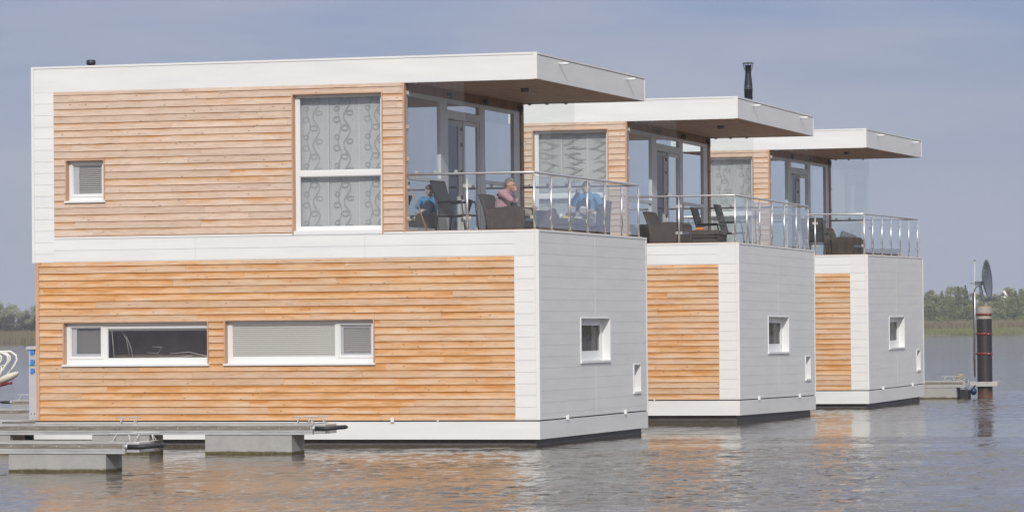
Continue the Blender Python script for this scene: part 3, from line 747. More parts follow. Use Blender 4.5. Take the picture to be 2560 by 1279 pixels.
place(A0,h2p(-1.62,.95),R(-6),'leaning-back rattan armchair nearest the rail on the middle porch','armchair',GA)
place(A0,h2p(-2.0,2.0),R(0),'rattan armchair half hidden at the left of the middle porch','armchair',GA)
place(T0,h2p(-1.15,1.95),0,'rattan table with the orange box on the middle porch','table',GT)
place(C0,h2p(-1.62,4.3),R(0),'slim dark chair behind the rattan table on the middle porch','garden chair',GC)
place(C0,h2p(-.78,2.95),R(0),'slim dark chair right of the rattan table on the middle porch','garden chair',GC)
def h3p(x,y,z=DK): return (x+.093,y+27.06,z-.005+.0052*y)
place(C0,h3p(-1.42,1.0),R(82),'woven-backed chair seen from behind on the farthest porch','garden chair',GC)
place(A0,h3p(-1.0,2.3),R(-12),'rattan armchair with things piled behind it on the farthest porch','armchair',GA)
place(T0,h3p(-.85,6.0,DK-.1),0,'low rattan box by the far rail of the farthest porch','table',GT)
# things on tables
mb=MB().lathe([(.0,0),(.06,0),(.068,.05),(.062,.16),(.045,.185),(.0,.19)],0,0); jug=empty('thermos_jug',(-1.16,4.9,DK+.47))
mb.build('body','black',jug); MB().tube([(-.06,0,.05),(-.10,0,.07),(-.105,0,.14),(-.05,0,.165)],.010,8).build('handle','black',jug)
tag(jug,'black jug standing on the low table between the men','jug')
cup=empty('mug',(-1.0,4.86,DK+.47)); MB().lathe([(.0,.004),(.036,.0),(.04,.09),(.036,.09),(.032,.01)],0,0).build('body','ceramic',cup); MB().tube([(.038,0,.02),(.065,0,.035),(.065,0,.06),(.038,0,.075)],.006,6).build('handle','ceramic',cup)
tag(cup,'white mug next to the black jug on the low table','mug')
bx=MB().box(-.08,.08,-.05,.05,0,.045).build('food_box','yellow',None,(-.86,4.82,DK+.47),bevel=.012); tag(bx,'small yellow box beside the white mug on the low table','box')
bx=MB().box(-.075,.075,-.05,.05,0,.055).build('storage_box','orange',None,h2p(-1.20,1.66,DK+.471),bevel=.012); tag(bx,'small orange box on the front edge of the rattan table','box')
cs=MB().box(-.2,.2,-.05,.05,0,.3).build('cushion','cushion',None,h3p(-1.12,2.9,DK+.45),bevel=.04); cs.rotation_euler=(R(-15),R(20),.3); tag(cs,'grey cushion behind the rattan armchair on the farthest porch','cushion')
st=MB().tube([(-2.29,.17,4.36),(-2.17,.2,4.1),(-1.97,.24,3.47)],.011,8).build('wooden_stick','stick'); tag(st,'thin brown stick leaning behind the glass at the porch corner','stick')
# ---------------------------------------------------------------- people
def skin_mesh(chains,sub=1):
    """chains: list of [(pos,radius),...]; first point of a chain may coincide with an earlier point and is then joined"""
    me=bpy.data.meshes.new('tmp'); vs=[];es=[];rad=[]
    for ch in chains:
        prev=None
        for p,r in ch:
            p=Vector(p); ix=None
            for i,q in enumerate(vs):
                if (q-p).length<1e-4: ix=i
            if ix is None: vs.append(p); rad.append(r); ix=len(vs)-1
            if prev is not None and prev!=ix: es.append((prev,ix))
            prev=ix
    me.from_pydata(vs,es,[]); o=bpy.data.objects.new('tmp',me); scene.collection.objects.link(o)
    md=o.modifiers.new('s','SKIN'); md.use_smooth_shade=True
    for i,sv in enumerate(me.skin_vertices[0].data):
        r=rad[i]; sv.radius=r if isinstance(r,tuple) else (r,r); sv.use_root=(i==0)
    ss=o.modifiers.new('u','SUBSURF'); ss.levels=sub; ss.render_levels=sub
    dg=bpy.context.evaluated_depsgraph_get(); dg.update()
    out=bpy.data.meshes.new_from_object(o.evaluated_get(dg)); bpy.data.objects.remove(o); bpy.data.meshes.remove(me)
    return out
def head_geo(mb,c,yaw,pitch):
    rot=Matrix.Rotation(yaw,3,'Z')@Matrix.Rotation(pitch,3,'Y')
    def T(p): return Vector(c)+rot@Vector(p)
    n,mm=20,14; v=[];f=[]
    for i in range(mm+1):
        th=math.pi*i/mm
        for k in range(n):
            ph=2*math.pi*k/n
            x,y,z=math.sin(th)*math.cos(ph),math.sin(th)*math.sin(ph),math.cos(th)
            X,Y,Z=x*.096,y*.076,z*.118
            if z<0: X*=1-.22*(-z)+(.10*(-z) if x>0 else -.25*(-z)); Y*=1-.30*(-z)
            if x>.75 and -.1<z<.25 : X-=.006
            v.append(T((X,Y,Z)))
    for i in range(mm):
        for k in range(n): f.append((i*n+k,(i+1)*n+k,(i+1)*n+(k+1)%n,i*n+(k+1)%n))
    mb.idx(v,f,0,True)
    def e(p,r):
        m2=MB().ell((0,0,0),r,0,10,6); mb.idx([T(Vector(q)+Vector(p)) for q in m2.v],m2.f,0,True)
    e((.098,0,-.012),(.018,.012,.024)); e((.088,0,.012),(.012,.008,.02)); e((.085,0,-.052),(.012,.024,.009)); e((.08,0,-.092),(.016,.022,.014))
    for s in (-1,1): e((-.004,s*.078,-.006),(.018,.010,.030)); e((.078,s*.03,.03),(.012,.02,.008))
    return T
def mesh_obj(name,me,m,parent,rem=None):
    me.materials.clear(); me.materials.append(M[m]); 
    for p in me.polygons: p.use_smooth=True; p.material_index=0
    o=bpy.data.objects.new(name,me); scene.collection.objects.link(o); o.parent=parent
    if rem:
        r=o.modifiers.new('r','REMESH'); r.mode='VOXEL'; r.voxel_size=rem; r.use_smooth_shade=True
        s=o.modifiers.new('sm','SMOOTH'); s.factor=.5; s.iterations=2
    return o
def joinm(me,mb):
    bm=bmesh.new(); bm.from_mesh(me); t=bpy.data.meshes.new('t'); t.from_pydata([tuple(v) for v in mb.v],[],mb.f); bm.from_mesh(t); bm.to_mesh(me); bm.free(); bpy.data.meshes.remove(t)
def hand(wrist,d,side,curl=.5):
    """five fingers fanning from a palm; d direction of fingers, side = thumb side"""
    w=Vector(wrist); d=Vector(d).normalized(); s=Vector(side); s=(s-d*s.dot(d)).normalized(); nrm=d.cross(s)
    ch=[]; palm=w+d*.055
    ch.append([(w,.022),(palm,(.030))])
    for i,(o,l) in enumerate(((.030,.062),(.011,.072),(-.009,.068),(-.028,.054))):
        b=palm+s*o*.9+d*.022; a=b+(d*.8-nrm*curl*.5)*l*.5; c=a+(d*(1-curl)-nrm*curl*1.2).normalized()*l*.5
        ch.append([(palm,.030),(b,.0105),(a,.0095),(c,.008)])
    b=w+d*.03+s*.032; ch.append([(w,.022),(b,.012),(b+(d*.7+s*.6).normalized()*.035,.0105),(b+(d*1.+s*.3).normalized()*.062,.009)])
    return ch
def person(loc,rz,J,label,shirt,shorts,hair,skinm,head_yaw=0,head_pitch=0,hands=(),extra=None):
    root=empty('person',loc,rz)
    pel=J['pelvis']; ch=[]
    ch.append([(pel,(.15,.12)),(J['waist'],(.135,.115)),(J['chest'],(.155,.12)),(J['sh'],(.11,.09)),(J['neck'],(.058,.058)),(J['skull'],(.06,.06))])
    for s in ('L','R'):
        a=J['arm'+s]; ch.append([(J['sh'],(.11,.09)),(a[0],.062),(a[1],.043),(a[2],.028)])
        l=J['leg'+s]; ch.append([(pel,(.15,.12)),(l[0],.092),(l[1],.062),(l[2],.040)]); ch.append([(l[2],.040),(Vector(l[3]),(.035,.03)),(Vector(l[4]),(.028,.022))])
    me=skin_mesh(ch,1)
    mb=MB(); T=head_geo(mb,J['skull'],head_yaw,head_pitch)
    for h in hands:
        hm=skin_mesh(hand(*h),1); vs=[tuple(v.co) for v in hm.vertices]; mb.idx(vs,[tuple(p.vertices) for p in hm.polygons],0,True)
    joinm(me,mb)
    body=mesh_obj('body',me,skinm,root,.011)
    # clothes
    g=.011
    c=[[(J['pelvis'],(.15+g,.12+g)),(J['waist'],(.14+g,.12+g)),(J['chest'],(.155+g,.12+g)),(J['sh'],(.11+g,.088+g)),(Vector(J['sh']).lerp(Vector(J['neck']),.5),(.07,.07))]]
    for s in ('L','R'):
        a=J['arm'+s]; mid=Vector(a[0]).lerp(Vector(a[1]),.72); c.append([(J['sh'],(.11+g,.09+g)),(a[0],.070),(mid,.060)])
    mesh_obj('shirt',skin_mesh(c,2),shirt,root)
    c=[]
    for s in ('L','R'):
        l=J['leg'+s]; c.append([(Vector(pel),(.155+g,.13+g)),(l[0],.108),(Vector(l[0]).lerp(Vector(l[1]),.6),.092),(Vector(l[0]).lerp(Vector(l[1]),.98),.084)])
    mesh_obj('shorts',skin_mesh(c,2),shorts,root)
    # hair: cap over the skull
    hb=MB(); n,mm=20,12; v=[];f=[]
    rot=Matrix.Rotation(head_yaw,3,'Z')@Matrix.Rotation(head_pitch,3,'Y'); keep=[]
    for i in range(mm+1):
        th=math.pi*i/mm
        for k in range(n):
            ph=2*math.pi*k/n; x,y,z=math.sin(th)*math.cos(ph),math.sin(th)*math.sin(ph),math.cos(th)
            jit=1+.03*math.sin(ph*5+i*2.1)
            v.append(Vector(J['skull'])+rot@Vector((x*.103*jit-.004,y*.083*jit,z*.124*jit+.004))); keep.append((z>.42) or (x<.12 and z>-.30) or (x<-.35 and z>-.5))
    for i in range(mm):
        for k in range(n):
            q=(i*n+k,(i+1)*n+k,(i+1)*n+(k+1)%n,i*n+(k+1)%n)
            if all(keep[a] for a in q): f.append(q)
    hb.idx(v,f,0,True); ho=hb.build('hair',hair,root); sm=ho.modifiers.new('s','SOLIDIFY'); sm.thickness=.012; sm.offset=-1
    eb=MB()
    for s in (-1,1): eb.ell(T((.083,s*.030,.012)),(.009,.009,.009),0,8,6)
    eb.build('eyes','black',root)
    for s in ('L','R'):
        l=J['leg'+s]; a=Vector(l[3]); b=Vector(l[4]); d=(b-a); d.normalize()
        sb=MB(); m2=skin_mesh([[(a-d*.05+Vector((0,0,-.022)),(.040,.03)),(a.lerp(b,.5)+Vector((0,0,-.018)),(.044,.026)),(b+d*.02+Vector((0,0,-.01)),(.036,.022))]],2)
        mesh_obj('shoe',m2,'navy',root)
    tag(root,label,'person')
    return root
# man in the checked shirt: faces +x, leaning forward, hand at his mouth
J=dict(pelvis=(-.10,0,.50),waist=(-.10,0,.62),chest=(-.06,0,.76),sh=(-.03,0,.87),neck=(.01,0,.935),skull=(.05,0,1.0),
 armL=[(-.03,.18,.85),(.16,.24,.62),(.40,.14,.60)],armR=[(-.02,-.18,.85),(.27,-.17,.64),(.19,-.07,.86)],
 legL=[(.02,.10,.50),(.44,.13,.50),(.58,.14,.10),(.60,.14,.05),(.74,.15,.035)],legR=[(.02,-.10,.50),(.46,-.12,.50),(.52,-.13,.10),(.54,-.13,.05),(.68,-.14,.035)])
person((-1.24,2.35,DK),R(-6),J,'man in a pink checked shirt, hand to his mouth, in the rattan armchair','pinkcheck','shorts','hairg','skin',0,R(14),
 hands=[((.40,.14,.60),(.9,-.3,-.1),(0,-.2,1)),((.19,-.07,.86),(-.25,.25,.9),(-.9,0,0))])
# man in blue: faces the camera side (-y), one leg crossed
J=dict(pelvis=(-.08,0,.50),waist=(-.10,0,.63),chest=(-.08,0,.79),sh=(-.05,0,.92),neck=(-.01,0,.985),skull=(.025,0,1.055),
 armL=[(-.05,.19,.90),(.02,.29,.66),(.24,.20,.62)],armR=[(-.05,-.19,.90),(.02,-.30,.66),(.22,-.28,.56)],
 legL=[(.03,.09,.52),(.42,-.02,.68),(.54,.20,.36),(.56,.24,.33),(.66,.32,.36)],legR=[(.03,-.10,.50),(.44,-.08,.48),(.46,-.09,.10),(.47,-.09,.05),(.61,-.10,.035)])
p2=person((-.86,6.10,DK),R(-88),J,'man in a blue shirt and checked shorts, legs crossed, behind the glass rail','blue','shortcheck','hairb','skinp',R(-6),R(24),
 hands=[((.24,.20,.62),(.6,-.8,.1),(.5,.3,.8)),((.22,-.28,.56),(1,-.05,-.25),(0,1,.2))])
mb=MB(); mb.ell((.075,0,.76),(.035,.10,.13),0,14,8); mb.build('dark_bib','navy',p2)
# ---------------------------------------------------------------- docks
def cleat(par_,x,y,z,ax='x',l=.44):
    t=empty('cleat',(x,y,z),0 if ax=='x' else R(90))
    mb=MB(); mb.tube([(-l/2,0,.105),(-l/2+.03,0,.112),(l/2-.03,0,.112),(l/2,0,.105)],.010,8); mb.build('bar','alu',t)
    for s in (-1,1):
        mb=MB(); mb.tube([(s*.14,-.05,.006),(s*.085,0,.108)],.009,8); mb.tube([(s*.14,.05,.006),(s*.085,0,.108)],.009,8); mb.box(s*.14-.03,s*.14+.03,-.07,.07,0,.008); mb.build('leg','alu',t)
    return t
def dock(name,x0,x1,y0,wd,zt,floats,label,endcap=True,group='finger docks beside the houseboats'):
    """floating finger dock along x; near edge at y0"""
    t=empty(name,(0,0,0))
    y1=y0+wd
    mb=MB()
    for ya,yb in ((y0,y0+.05),(y1-.05,y1)):
        mb.box(x0,x1,ya,yb,zt-.03,zt); mb.box(x0,x1,ya+.012*(ya==y0),yb-.012*(yb==y1),zt-.165,zt-.03)
        o=ya if ya==y0 else yb-.03
        mb.box(x0,x1,o,o+.03,zt-.128,zt-.098); 
        o=ya-.012 if ya==y0 else yb-.02
        mb.box(x0,x1,o,o+.032,zt-.170,zt-.134)
    mb.box(x0,x1,y0+.05,y1-.05,zt-.16,zt-.05)
    mb.build('frame','alu',t)
    for o in (y0-.006,y1-.018):
        mb=MB().box(x0,x1-.05,o,o+.024,zt-.096,zt-.032,0); x=x0+.3
        while x<x1-.1: mb.ell((x,o if o<y0 else o+.024,zt-.066),(.009,.006,.009),1,8,4); x+=.35
        mb.build('fender_plank',['dockwood','alu'],t)
    mb=MB(); x=x0
    while x<x1-.02: mb.box(x+.004,min(x+.14,x1-.02),y0+.055,y1-.055,zt-.04,zt+.004); x+=.145
    mb.build('deck_boards','dockdeck',t)
    for a,b in floats:
        MB().box(a,b,y0-.004+.01,y1-.01,-.25,zt-.172).build('float','concrete',t,bevel=.008)
    if endcap:
        MB().box(x1,x1+.20,y0+.03,y1-.03,zt-.155,zt-.005).build('end_plate','alu',t,bevel=.01)
        for o in (y0+.02,y1-.02):
            s=1 if o<y0+.1 else -1
            mb=MB(); mb.tube([(x1-.02,o,zt-.07),(x1+.04,o,zt-.07)],.034,10,1); mb.tube([(x1+.035,o,zt-.07),(x1+.22,o,zt-.072),(x1+.38,o+s*.10,zt-.062),(x1+.44,o+s*.2,zt-.062)],[.036,.036,.034,.02],10,0); mb.build('end_fender',['black','alu'],t)
    tag(t,label,'dock',group); return t
GCl='mooring cleats on the docks'
dock('finger_dock',-12.0,-2.74,-3.53,.62,.487,[(-4.586,-3.10),(-6.55,-5.55),(-9.6,-8.0)],'long finger dock running along the nearest houseboat')
dock('finger_dock',-13.0,-2.90,-10.90,.62,.436,[(-4.70,-3.20),(-8.5,-6.8)],'nearest finger dock in the lower left corner')
dock('finger_dock',-24.0,-12.3,10.4,.6,.43,[(-15.,-13.4),(-20,-18)],'finger dock behind the power pedestal, running out of frame at left')
dock('finger_dock',-17.45,-12.3,17.5,.6,.47,[(-14.5,-13),(-16.9,-15.8)],'farther finger dock at left with a cleat and end fender',endcap=False)
mb=MB(); mb.tube([(-17.45,17.55,.42),(-17.5,17.55,.42)],.034,10,1); mb.tube([(-17.5,17.55,.42),(-17.7,17.6,.42),(-17.85,17.7,.42)],[.036,.034,.02],10,0)
fd=[o for o in scene.objects if o.name.startswith('finger_dock')][-1]; mb.build('end_fender',['black','alu'],fd)
dock('finger_dock',-9.0,.38,38.27,.62,.478,[(-1.6,.155),(-6,-4.4)],'finger dock beyond the farthest houseboat, ending at the mooring pile',endcap=False)
fd=[o for o in scene.objects if o.name.startswith('finger_dock')][-1]
MB().box(.20,.44,38.4,38.85,-.25,.24).build('end_float','black',fd,bevel=.02)
dock('finger_dock',-9.3,-2.74,10.55,.62,.487,[(-4.586,-3.127),(-8,-6.5)],'finger dock hidden between the near and middle houseboats')
for x,y,z,lb in ((-2.90,-3.43,.487,'aluminium cleat near the tip of the long finger dock'),(-2.98,-10.80,.436,'aluminium cleat near the tip of the lower left dock, front edge'),
    (-2.80,-10.38,.436,'aluminium cleat on the far edge of the lower left dock tip'),(-2.86,-3.0,.487,'aluminium cleat on the far edge of the long finger dock'),(-5.95,-3.43,.487,'aluminium cleat on the long dock in front of the orange boards'),
    (-17.15,17.6,.47,'aluminium cleat on the farther dock at left'),(-.05,38.4,.478,'aluminium cleat on the dock beyond the farthest houseboat')):
    tag(cleat(None,x,y,z),lb,'cleat',GCl)
# main walkway pontoon along the rear of the houseboats
t=empty('walkway_pontoon'); tag(t,'wide grey-decked walkway pontoon behind the power pedestal at left','pontoon')
MB().box(-12.3,-9.36,-14,42,.27,.40).build('frame','alu',t)
mb=MB(); y=-14
while y<42: mb.box(-12.28,-9.38,y+.004,y+.14,.40,.43); y+=.145
mb.build('deck_boards','dockdeck',t)
MB().box(-12.31,-12.29,-14,42,.30,.37).box(-9.37,-9.35,-14,42,.30,.37).build('fender_plank','dockwood',t)
for y in (-12,-6,1.8,8,15,22,29,36): MB().box(-12.1,-9.6,y,y+2.4,-.25,.268).build('float','concrete',t,bevel=.01)
t=empty('gangway_bracket',(-9.42,-.35,.43)); tag(t,'small metal gangway bracket at the houseboat corner by the pedestal','bracket')
MB().box(-.42,.34,-.3,.3,.03,.045).build('plate','alu',t); mb=MB(); mb.tube([(-.38,-.28,.0),(-.38,-.28,.08)],.012,6); mb.tube([(-.2,-.28,.0),(-.2,-.28,.08)],.012,6); mb.tube([(-.05,-.28,-.1),(-.05,-.28,.06)],.016,6); mb.build('bolt','alu',t)
# power pedestal
t=empty('power_pedestal',(-9.80,1.5,.425)); tag(t,'slim aluminium power pedestal with three blue sockets beside the houseboat','power pedestal')
MB().box(-.075,.085,-.06,.06,0,1.25).build('column','pedm',t,bevel=.012)
mb=MB(); mb.box(-.115,.115,-.11,.10,1.25,1.285); mb.box(-.10,.10,-.09,.08,1.285,1.31); mb.build('cap','pedm',t,bevel=.015)
for z in (1.20,1.03,.87):
    mb=MB(); mb.tube([(-.0,-.06,z-.015),(-.0,-.085,z-.015)],.034,12); mb.box(-.024,.024,-.084,-.06,z+.012,z+.05); mb.build('socket','bluep',t)
    MB().box(.04,.052,-.064,-.058,z-.03,z+.04).build('socket_label','dark',t)
MB().box(-.082,.092,-.067,.067,.965,.98).build('strap','green',t)
MB().box(-.03,-.02,-.064,-.06,.10,.13).box(.03,.04,-.064,-.06,.10,.13).build('screw','dark',t)
# yacht bow at the left edge
t=empty('yacht',(-15.68,13.0,0)); tag(t,'white yacht bow with tubular pulpit rail at the left edge','yacht')
mb=MB()
ns=9; v=[]; f=[]
secs=[(-7.0,1.15,.85),(-5.0,1.3,.85),(-3.0,1.2,.88),(-1.6,.8,.93),(-.6,.35,.97),(-.25,.06,1.0)]
for x,b,h in secs:
    for k in range(ns):
        a=math.pi*k/(ns-1); v.append((x+(.0 if k in (0,ns-1) else -.25*math.sin(a)*.3),-b*math.cos(a), h-(h+.25)*math.sin(a)**.7))
for i in range(len(secs)-1):
    for k in range(ns-1): f.append((i*ns+k,i*ns+k+1,(i+1)*ns+k+1,(i+1)*ns+k))
    f.append((i*ns,(i+1)*ns,(i+1)*ns+ns-1,i*ns+ns-1))
f.append(tuple((len(secs)-1)*ns+k for k in range(ns))); f.append(tuple(range(ns))[::-1])
mb.idx(v,f,0,True); mb.build('hull','cream',t)
mb=MB(); n=12
v=[];f=[]
for (x,z,rx,rz) in ((-.42,.86,.05,.03),(-.1,.93,.13,.075),(.15,1.015,.15,.085),(.30,1.07,.12,.075),(.40,1.115,.06,.045),(.425,1.125,.01,.01)):
    for k in range(n):
        a=2*math.pi*k/n; v.append((x,rx*math.cos(a),z+rz*math.sin(a)))
for i in range(5):
    for k in range(n): f.append((i*n+k,i*n+(k+1)%n,(i+1)*n+(k+1)%n,(i+1)*n+k))
mb.idx(v,f,0,True); mb.build('bow_platform','cream',t)
mb=MB()
for yy in (-.22,.22):
    mb.tube([(-1.6,yy*1.6,1.52),(-.1,yy,1.555+.02*(yy>0)),(.14,yy,1.56+.02*(yy>0)),(.27,yy,1.50),(.29,yy,1.40),(.22,yy,1.27),(.08,yy,1.10),(.05,yy,1.04)],.022,8)
    mb.tube([(-1.6,yy*1.6,1.24),(-.05,yy,1.27),(.06,yy,1.30),(.13,yy,1.40),(.135,yy,1.47),(.07,yy,1.53),(-.02,yy,1.555)],.020,8)
    mb.tube([(-.05,yy,1.27),(-.09,yy,1.10),(-.09,yy,1.0)],.022,8)
mb.build('pulpit_rail','whitep',t)
MB().box(-.12,-.04,-.03,.03,.99,1.14).build('bow_fitting','whitep',t,bevel=.01)
mb=MB(); mb.box(-.1,.26,-.06,.06,.885,.93); mb.tube([(.28,0,.925),(-.2,0,.80),(-.6,0,.45)],.022,8); mb.build('bobstay','redp',t,bevel=.01)
MB().box(-.25,-.09,-.07,.07,.78,.98).build('anchor_roller','pedm',t,bevel=.01)
# ---------------------------------------------------------------- mooring pile, dish
t=empty('mooring_pile',(.735,39.3,0)); tag(t,'thick dark mooring pile with red bands at the right','mooring pile')
MB().lathe([(.2,-1.5),(.2,2.10)],0,0,32).build('shaft','pile',t)
mb=MB(); mb.lathe([(.2,2.10),(.2,2.42)],0,0,32); mb.lathe([(.2,2.42),(.204,2.425),(.204,2.44),(.0,2.44)],0,0,32,1); 
cap=mb.build('pile_top','galv',t); cap.data.materials.append(M['stick'])
for z in (2.215,1.70,1.177):
    mb=MB(); mb.lathe([(.2,z-.035),(.21,z-.035),(.21,z+.035),(.2,z+.035)],0,0,32); mb.box(.17,.215,-.15,-.10,z-.03,z+.03); mb.box(-.25,-.20,-.06,-.0,z-.02,z+.02); mb.build('band','red',t)
    MB().tube([(.14,-.16,z),(.14,-.20,z)],.014,8).build('bolt','alu',t)
mb=MB()
mb.box(-.30,.37,-.30,-.24,.315,.44); mb.box(.31,.37,-.24,.24,.315,.44); mb.box(-.30,.37,.24,.30,.315,.44); mb.box(-.36,-.30,-.30,.30,.315,.44)
tag(mb.build('pile_guide','alu',None,(.745,39.3,0),bevel=.008),'aluminium guide frame around the mooring pile above the water','pile guide')
t=empty('satellite_dish',(.50,39.12,.55)); tag(t,'dark grey satellite dish on a thin mast clamped to the pile','satellite dish')
MB().tube([(0,0,.0),(.03,0,3.08)],.020,10).build('mast','steel',t)
MB().tube([(.03,0,3.08),(.03,0,3.10)],.026,10).build('mast_cap','dark',t)
dv=Vector((.985,-.09,.08)).normalized(); up_=Vector((0,0,1)); sd=dv.cross(up_).normalized(); uu=sd.cross(dv).normalized(); cen=Vector((.39,-.05,2.60))
mb=MB(); v=[];f=[];n=32; rr_=[0,.12,.22,.32,.40,.45,.455]
for i,r_ in enumerate(rr_):
    for k in range(n):
        a=2*math.pi*k/n; dep=-.13*(1-(min(r_,.45)/.45)**2)-(.012 if i==6 else 0); v.append(cen+sd*r_*math.cos(a)*.92+uu*r_*1.14*math.sin(a)+dv*dep)
for i in range(6):
    for k in range(n): f.append((i*n+k,i*n+(k+1)%n,(i+1)*n+(k+1)%n,(i+1)*n+k))
mb.idx(v,f,0,True); dsh=mb.build('reflector','dish',t); sm=dsh.modifiers.new('s','SOLIDIFY'); sm.thickness=.014; sm.offset=-1
mb=MB()
def onr(a,b,e=.006):
    r2=math.hypot(a/.92,b/1.14); return cen+sd*a+uu*b+dv*(-.13*(1-(r2/.45)**2)+e)
for (a0,a1,b0,b1) in ((-.10,-.06,.20,.26),(-.045,-.01,.20,.26),(.005,.05,.20,.26),(-.10,-.03,.13,.145),(-.02,.05,.13,.145)):
    mb.face([onr(a0,b0),onr(a1,b0),onr(a1,b1),onr(a0,b1)])
mb.build('dish_marking','dishmark',dsh)
mb=MB(); mb.box(.03,.25,-.05,.05,2.44,2.54); mb.tube([(-.10,0,2.49),(.03,0,2.49)],.010,6); mb.build('bracket','dish',t)
mb=MB(); q=[(.17,-.03,2.48),(.20,-.04,2.2),(.24,-.04,2.08),(.34,-.05,2.045),(.55,-.05,2.10),(.80,-.05,2.19)]
mb.tube(q,[.03,.045,.04,.028,.026,.022],8); mb.build('feed_arm','dish',t)
mb=MB(); mb.tube([(.82,-.06,2.25),(.87,-.06,2.14)],.035,10); mb.tube([(.78,-.05,2.25),(.83,-.05,2.27)],.03,10); mb.tube([(.80,-.05,2.12),(.86,-.05,2.10)],.026,10); mb.build('receiver','whitep',t)
mb=MB(); mb.tube([(.20,-.06,2.38),(.12,-.05,2.42),(.04,-.03,2.36),(-.01,-.02,2.2),(-.01,-.03,1.6),(.0,-.04,1.2),(-.015,-.04,.5),(-.005,-.03,.05)],.014,6); mb.build('cable','black',t)
t=MB(); t.ell((0,0,0),(.085,.085,.10),0,14,10); t.tube([(.0,0,.09),(.05,-.03,.16)],.02,8,0); t.tube([(-.02,0,.03),(-.15,.02,.03),(-.25,.04,.10)],.01,6,0)
tag(t.build('fender_buoy','buoyb',None,(.57,38.5,.20)),'round navy fender hanging at the dock end by the pile','fender')
mb=MB()
for k in range(4):
    rx=.13-.012*k; mb.tube([(rx*math.cos(a*math.pi/8),.10*math.sin(a*math.pi/8),.07+.06*math.sin(a*math.pi/8+k)+.012*k) for a in range(17)],.013,6)
mb.tube([(-.1,0,.03),(-.3,.05,.01),(-.38,.0,.01)],.012,6)
tag(mb.build('rope_coil','rope',None,(.22,38.5,.48)),'tangled coil of pale rope on the dock end','rope')
# ---------------------------------------------------------------- water, ground, shore
def water_mat():
    mt=mat('lake_water',(.10,.082,.06),.05,0,.5); t=mt.node_tree; b=t.nodes['Principled BSDF']; b.inputs['IOR'].default_value=1.333
    c=N(t,'ShaderNodeNewGeometry'); pos=c.outputs['Position']
    def nz(sx,sy,sc,det=3.,ro=.55,rot=0.):
        mp=N(t,'ShaderNodeMapping'); mp.inputs['Scale'].default_value=(sx,sy,1); mp.inputs['Rotation'].default_value=(0,0,rot); Lk(t,pos,mp.inputs[0])
        n=N(t,'ShaderNodeTexNoise',i_Scale=sc,i_Detail=det,i_Roughness=ro); Lk(t,mp.outputs[0],n.inputs['Vector']); return n.outputs[0]
    a=nz(1.,1.,1.1,3.,.5,.5); b1=nz(1.,1.25,4.2,4.,.55,.3); c1=nz(1,1,14.,3.,.6,.9)
    # wind patches: calm slicks and ruffled streaks lying across the view
    pch=nz(.06,.22,1.0,3.,.55,-.28)
    ra=N(t,'ShaderNodeAttribute',attribute_name='ruffle'); pm=mathn(t,'MULTIPLY',ra.outputs['Fac'],ramp(t,pch,[(.36,.8),(.56,1.)]))
    k2=nz(1.3,.5,1.0,3.,.6,-.28); pm=mathn(t,'MULTIPLY',pm,ramp(t,k2,[(.35,.45),(.65,1.5)]))
    pm=mathn(t,'MULTIPLY',pm,1.)
    d1=nz(.6,1.,.55,2.,.5,.3)
    h=mathn(t,'ADD',mathn(t,'ADD',mathn(t,'MULTIPLY',d1,.12),mathn(t,'MULTIPLY',a,.06)),mathn(t,'ADD',mathn(t,'MULTIPLY',b1,.06),mathn(t,'MULTIPLY',c1,.03)))
    h=mathn(t,'MULTIPLY',h,pm)
    bp=N(t,'ShaderNodeBump',i_Strength=1.,i_Distance=WAVE); Lk(t,h,bp.inputs['Height']); Lk(t,bp.outputs[0],b.inputs['Normal'])
    return mt
WAVE=.36
M['water']=water_mat()
M['soil']=noisy('shore_soil',(.10,.085,.055),(.16,.15,.08),(.2,.2,.2),.9)
import numpy as np
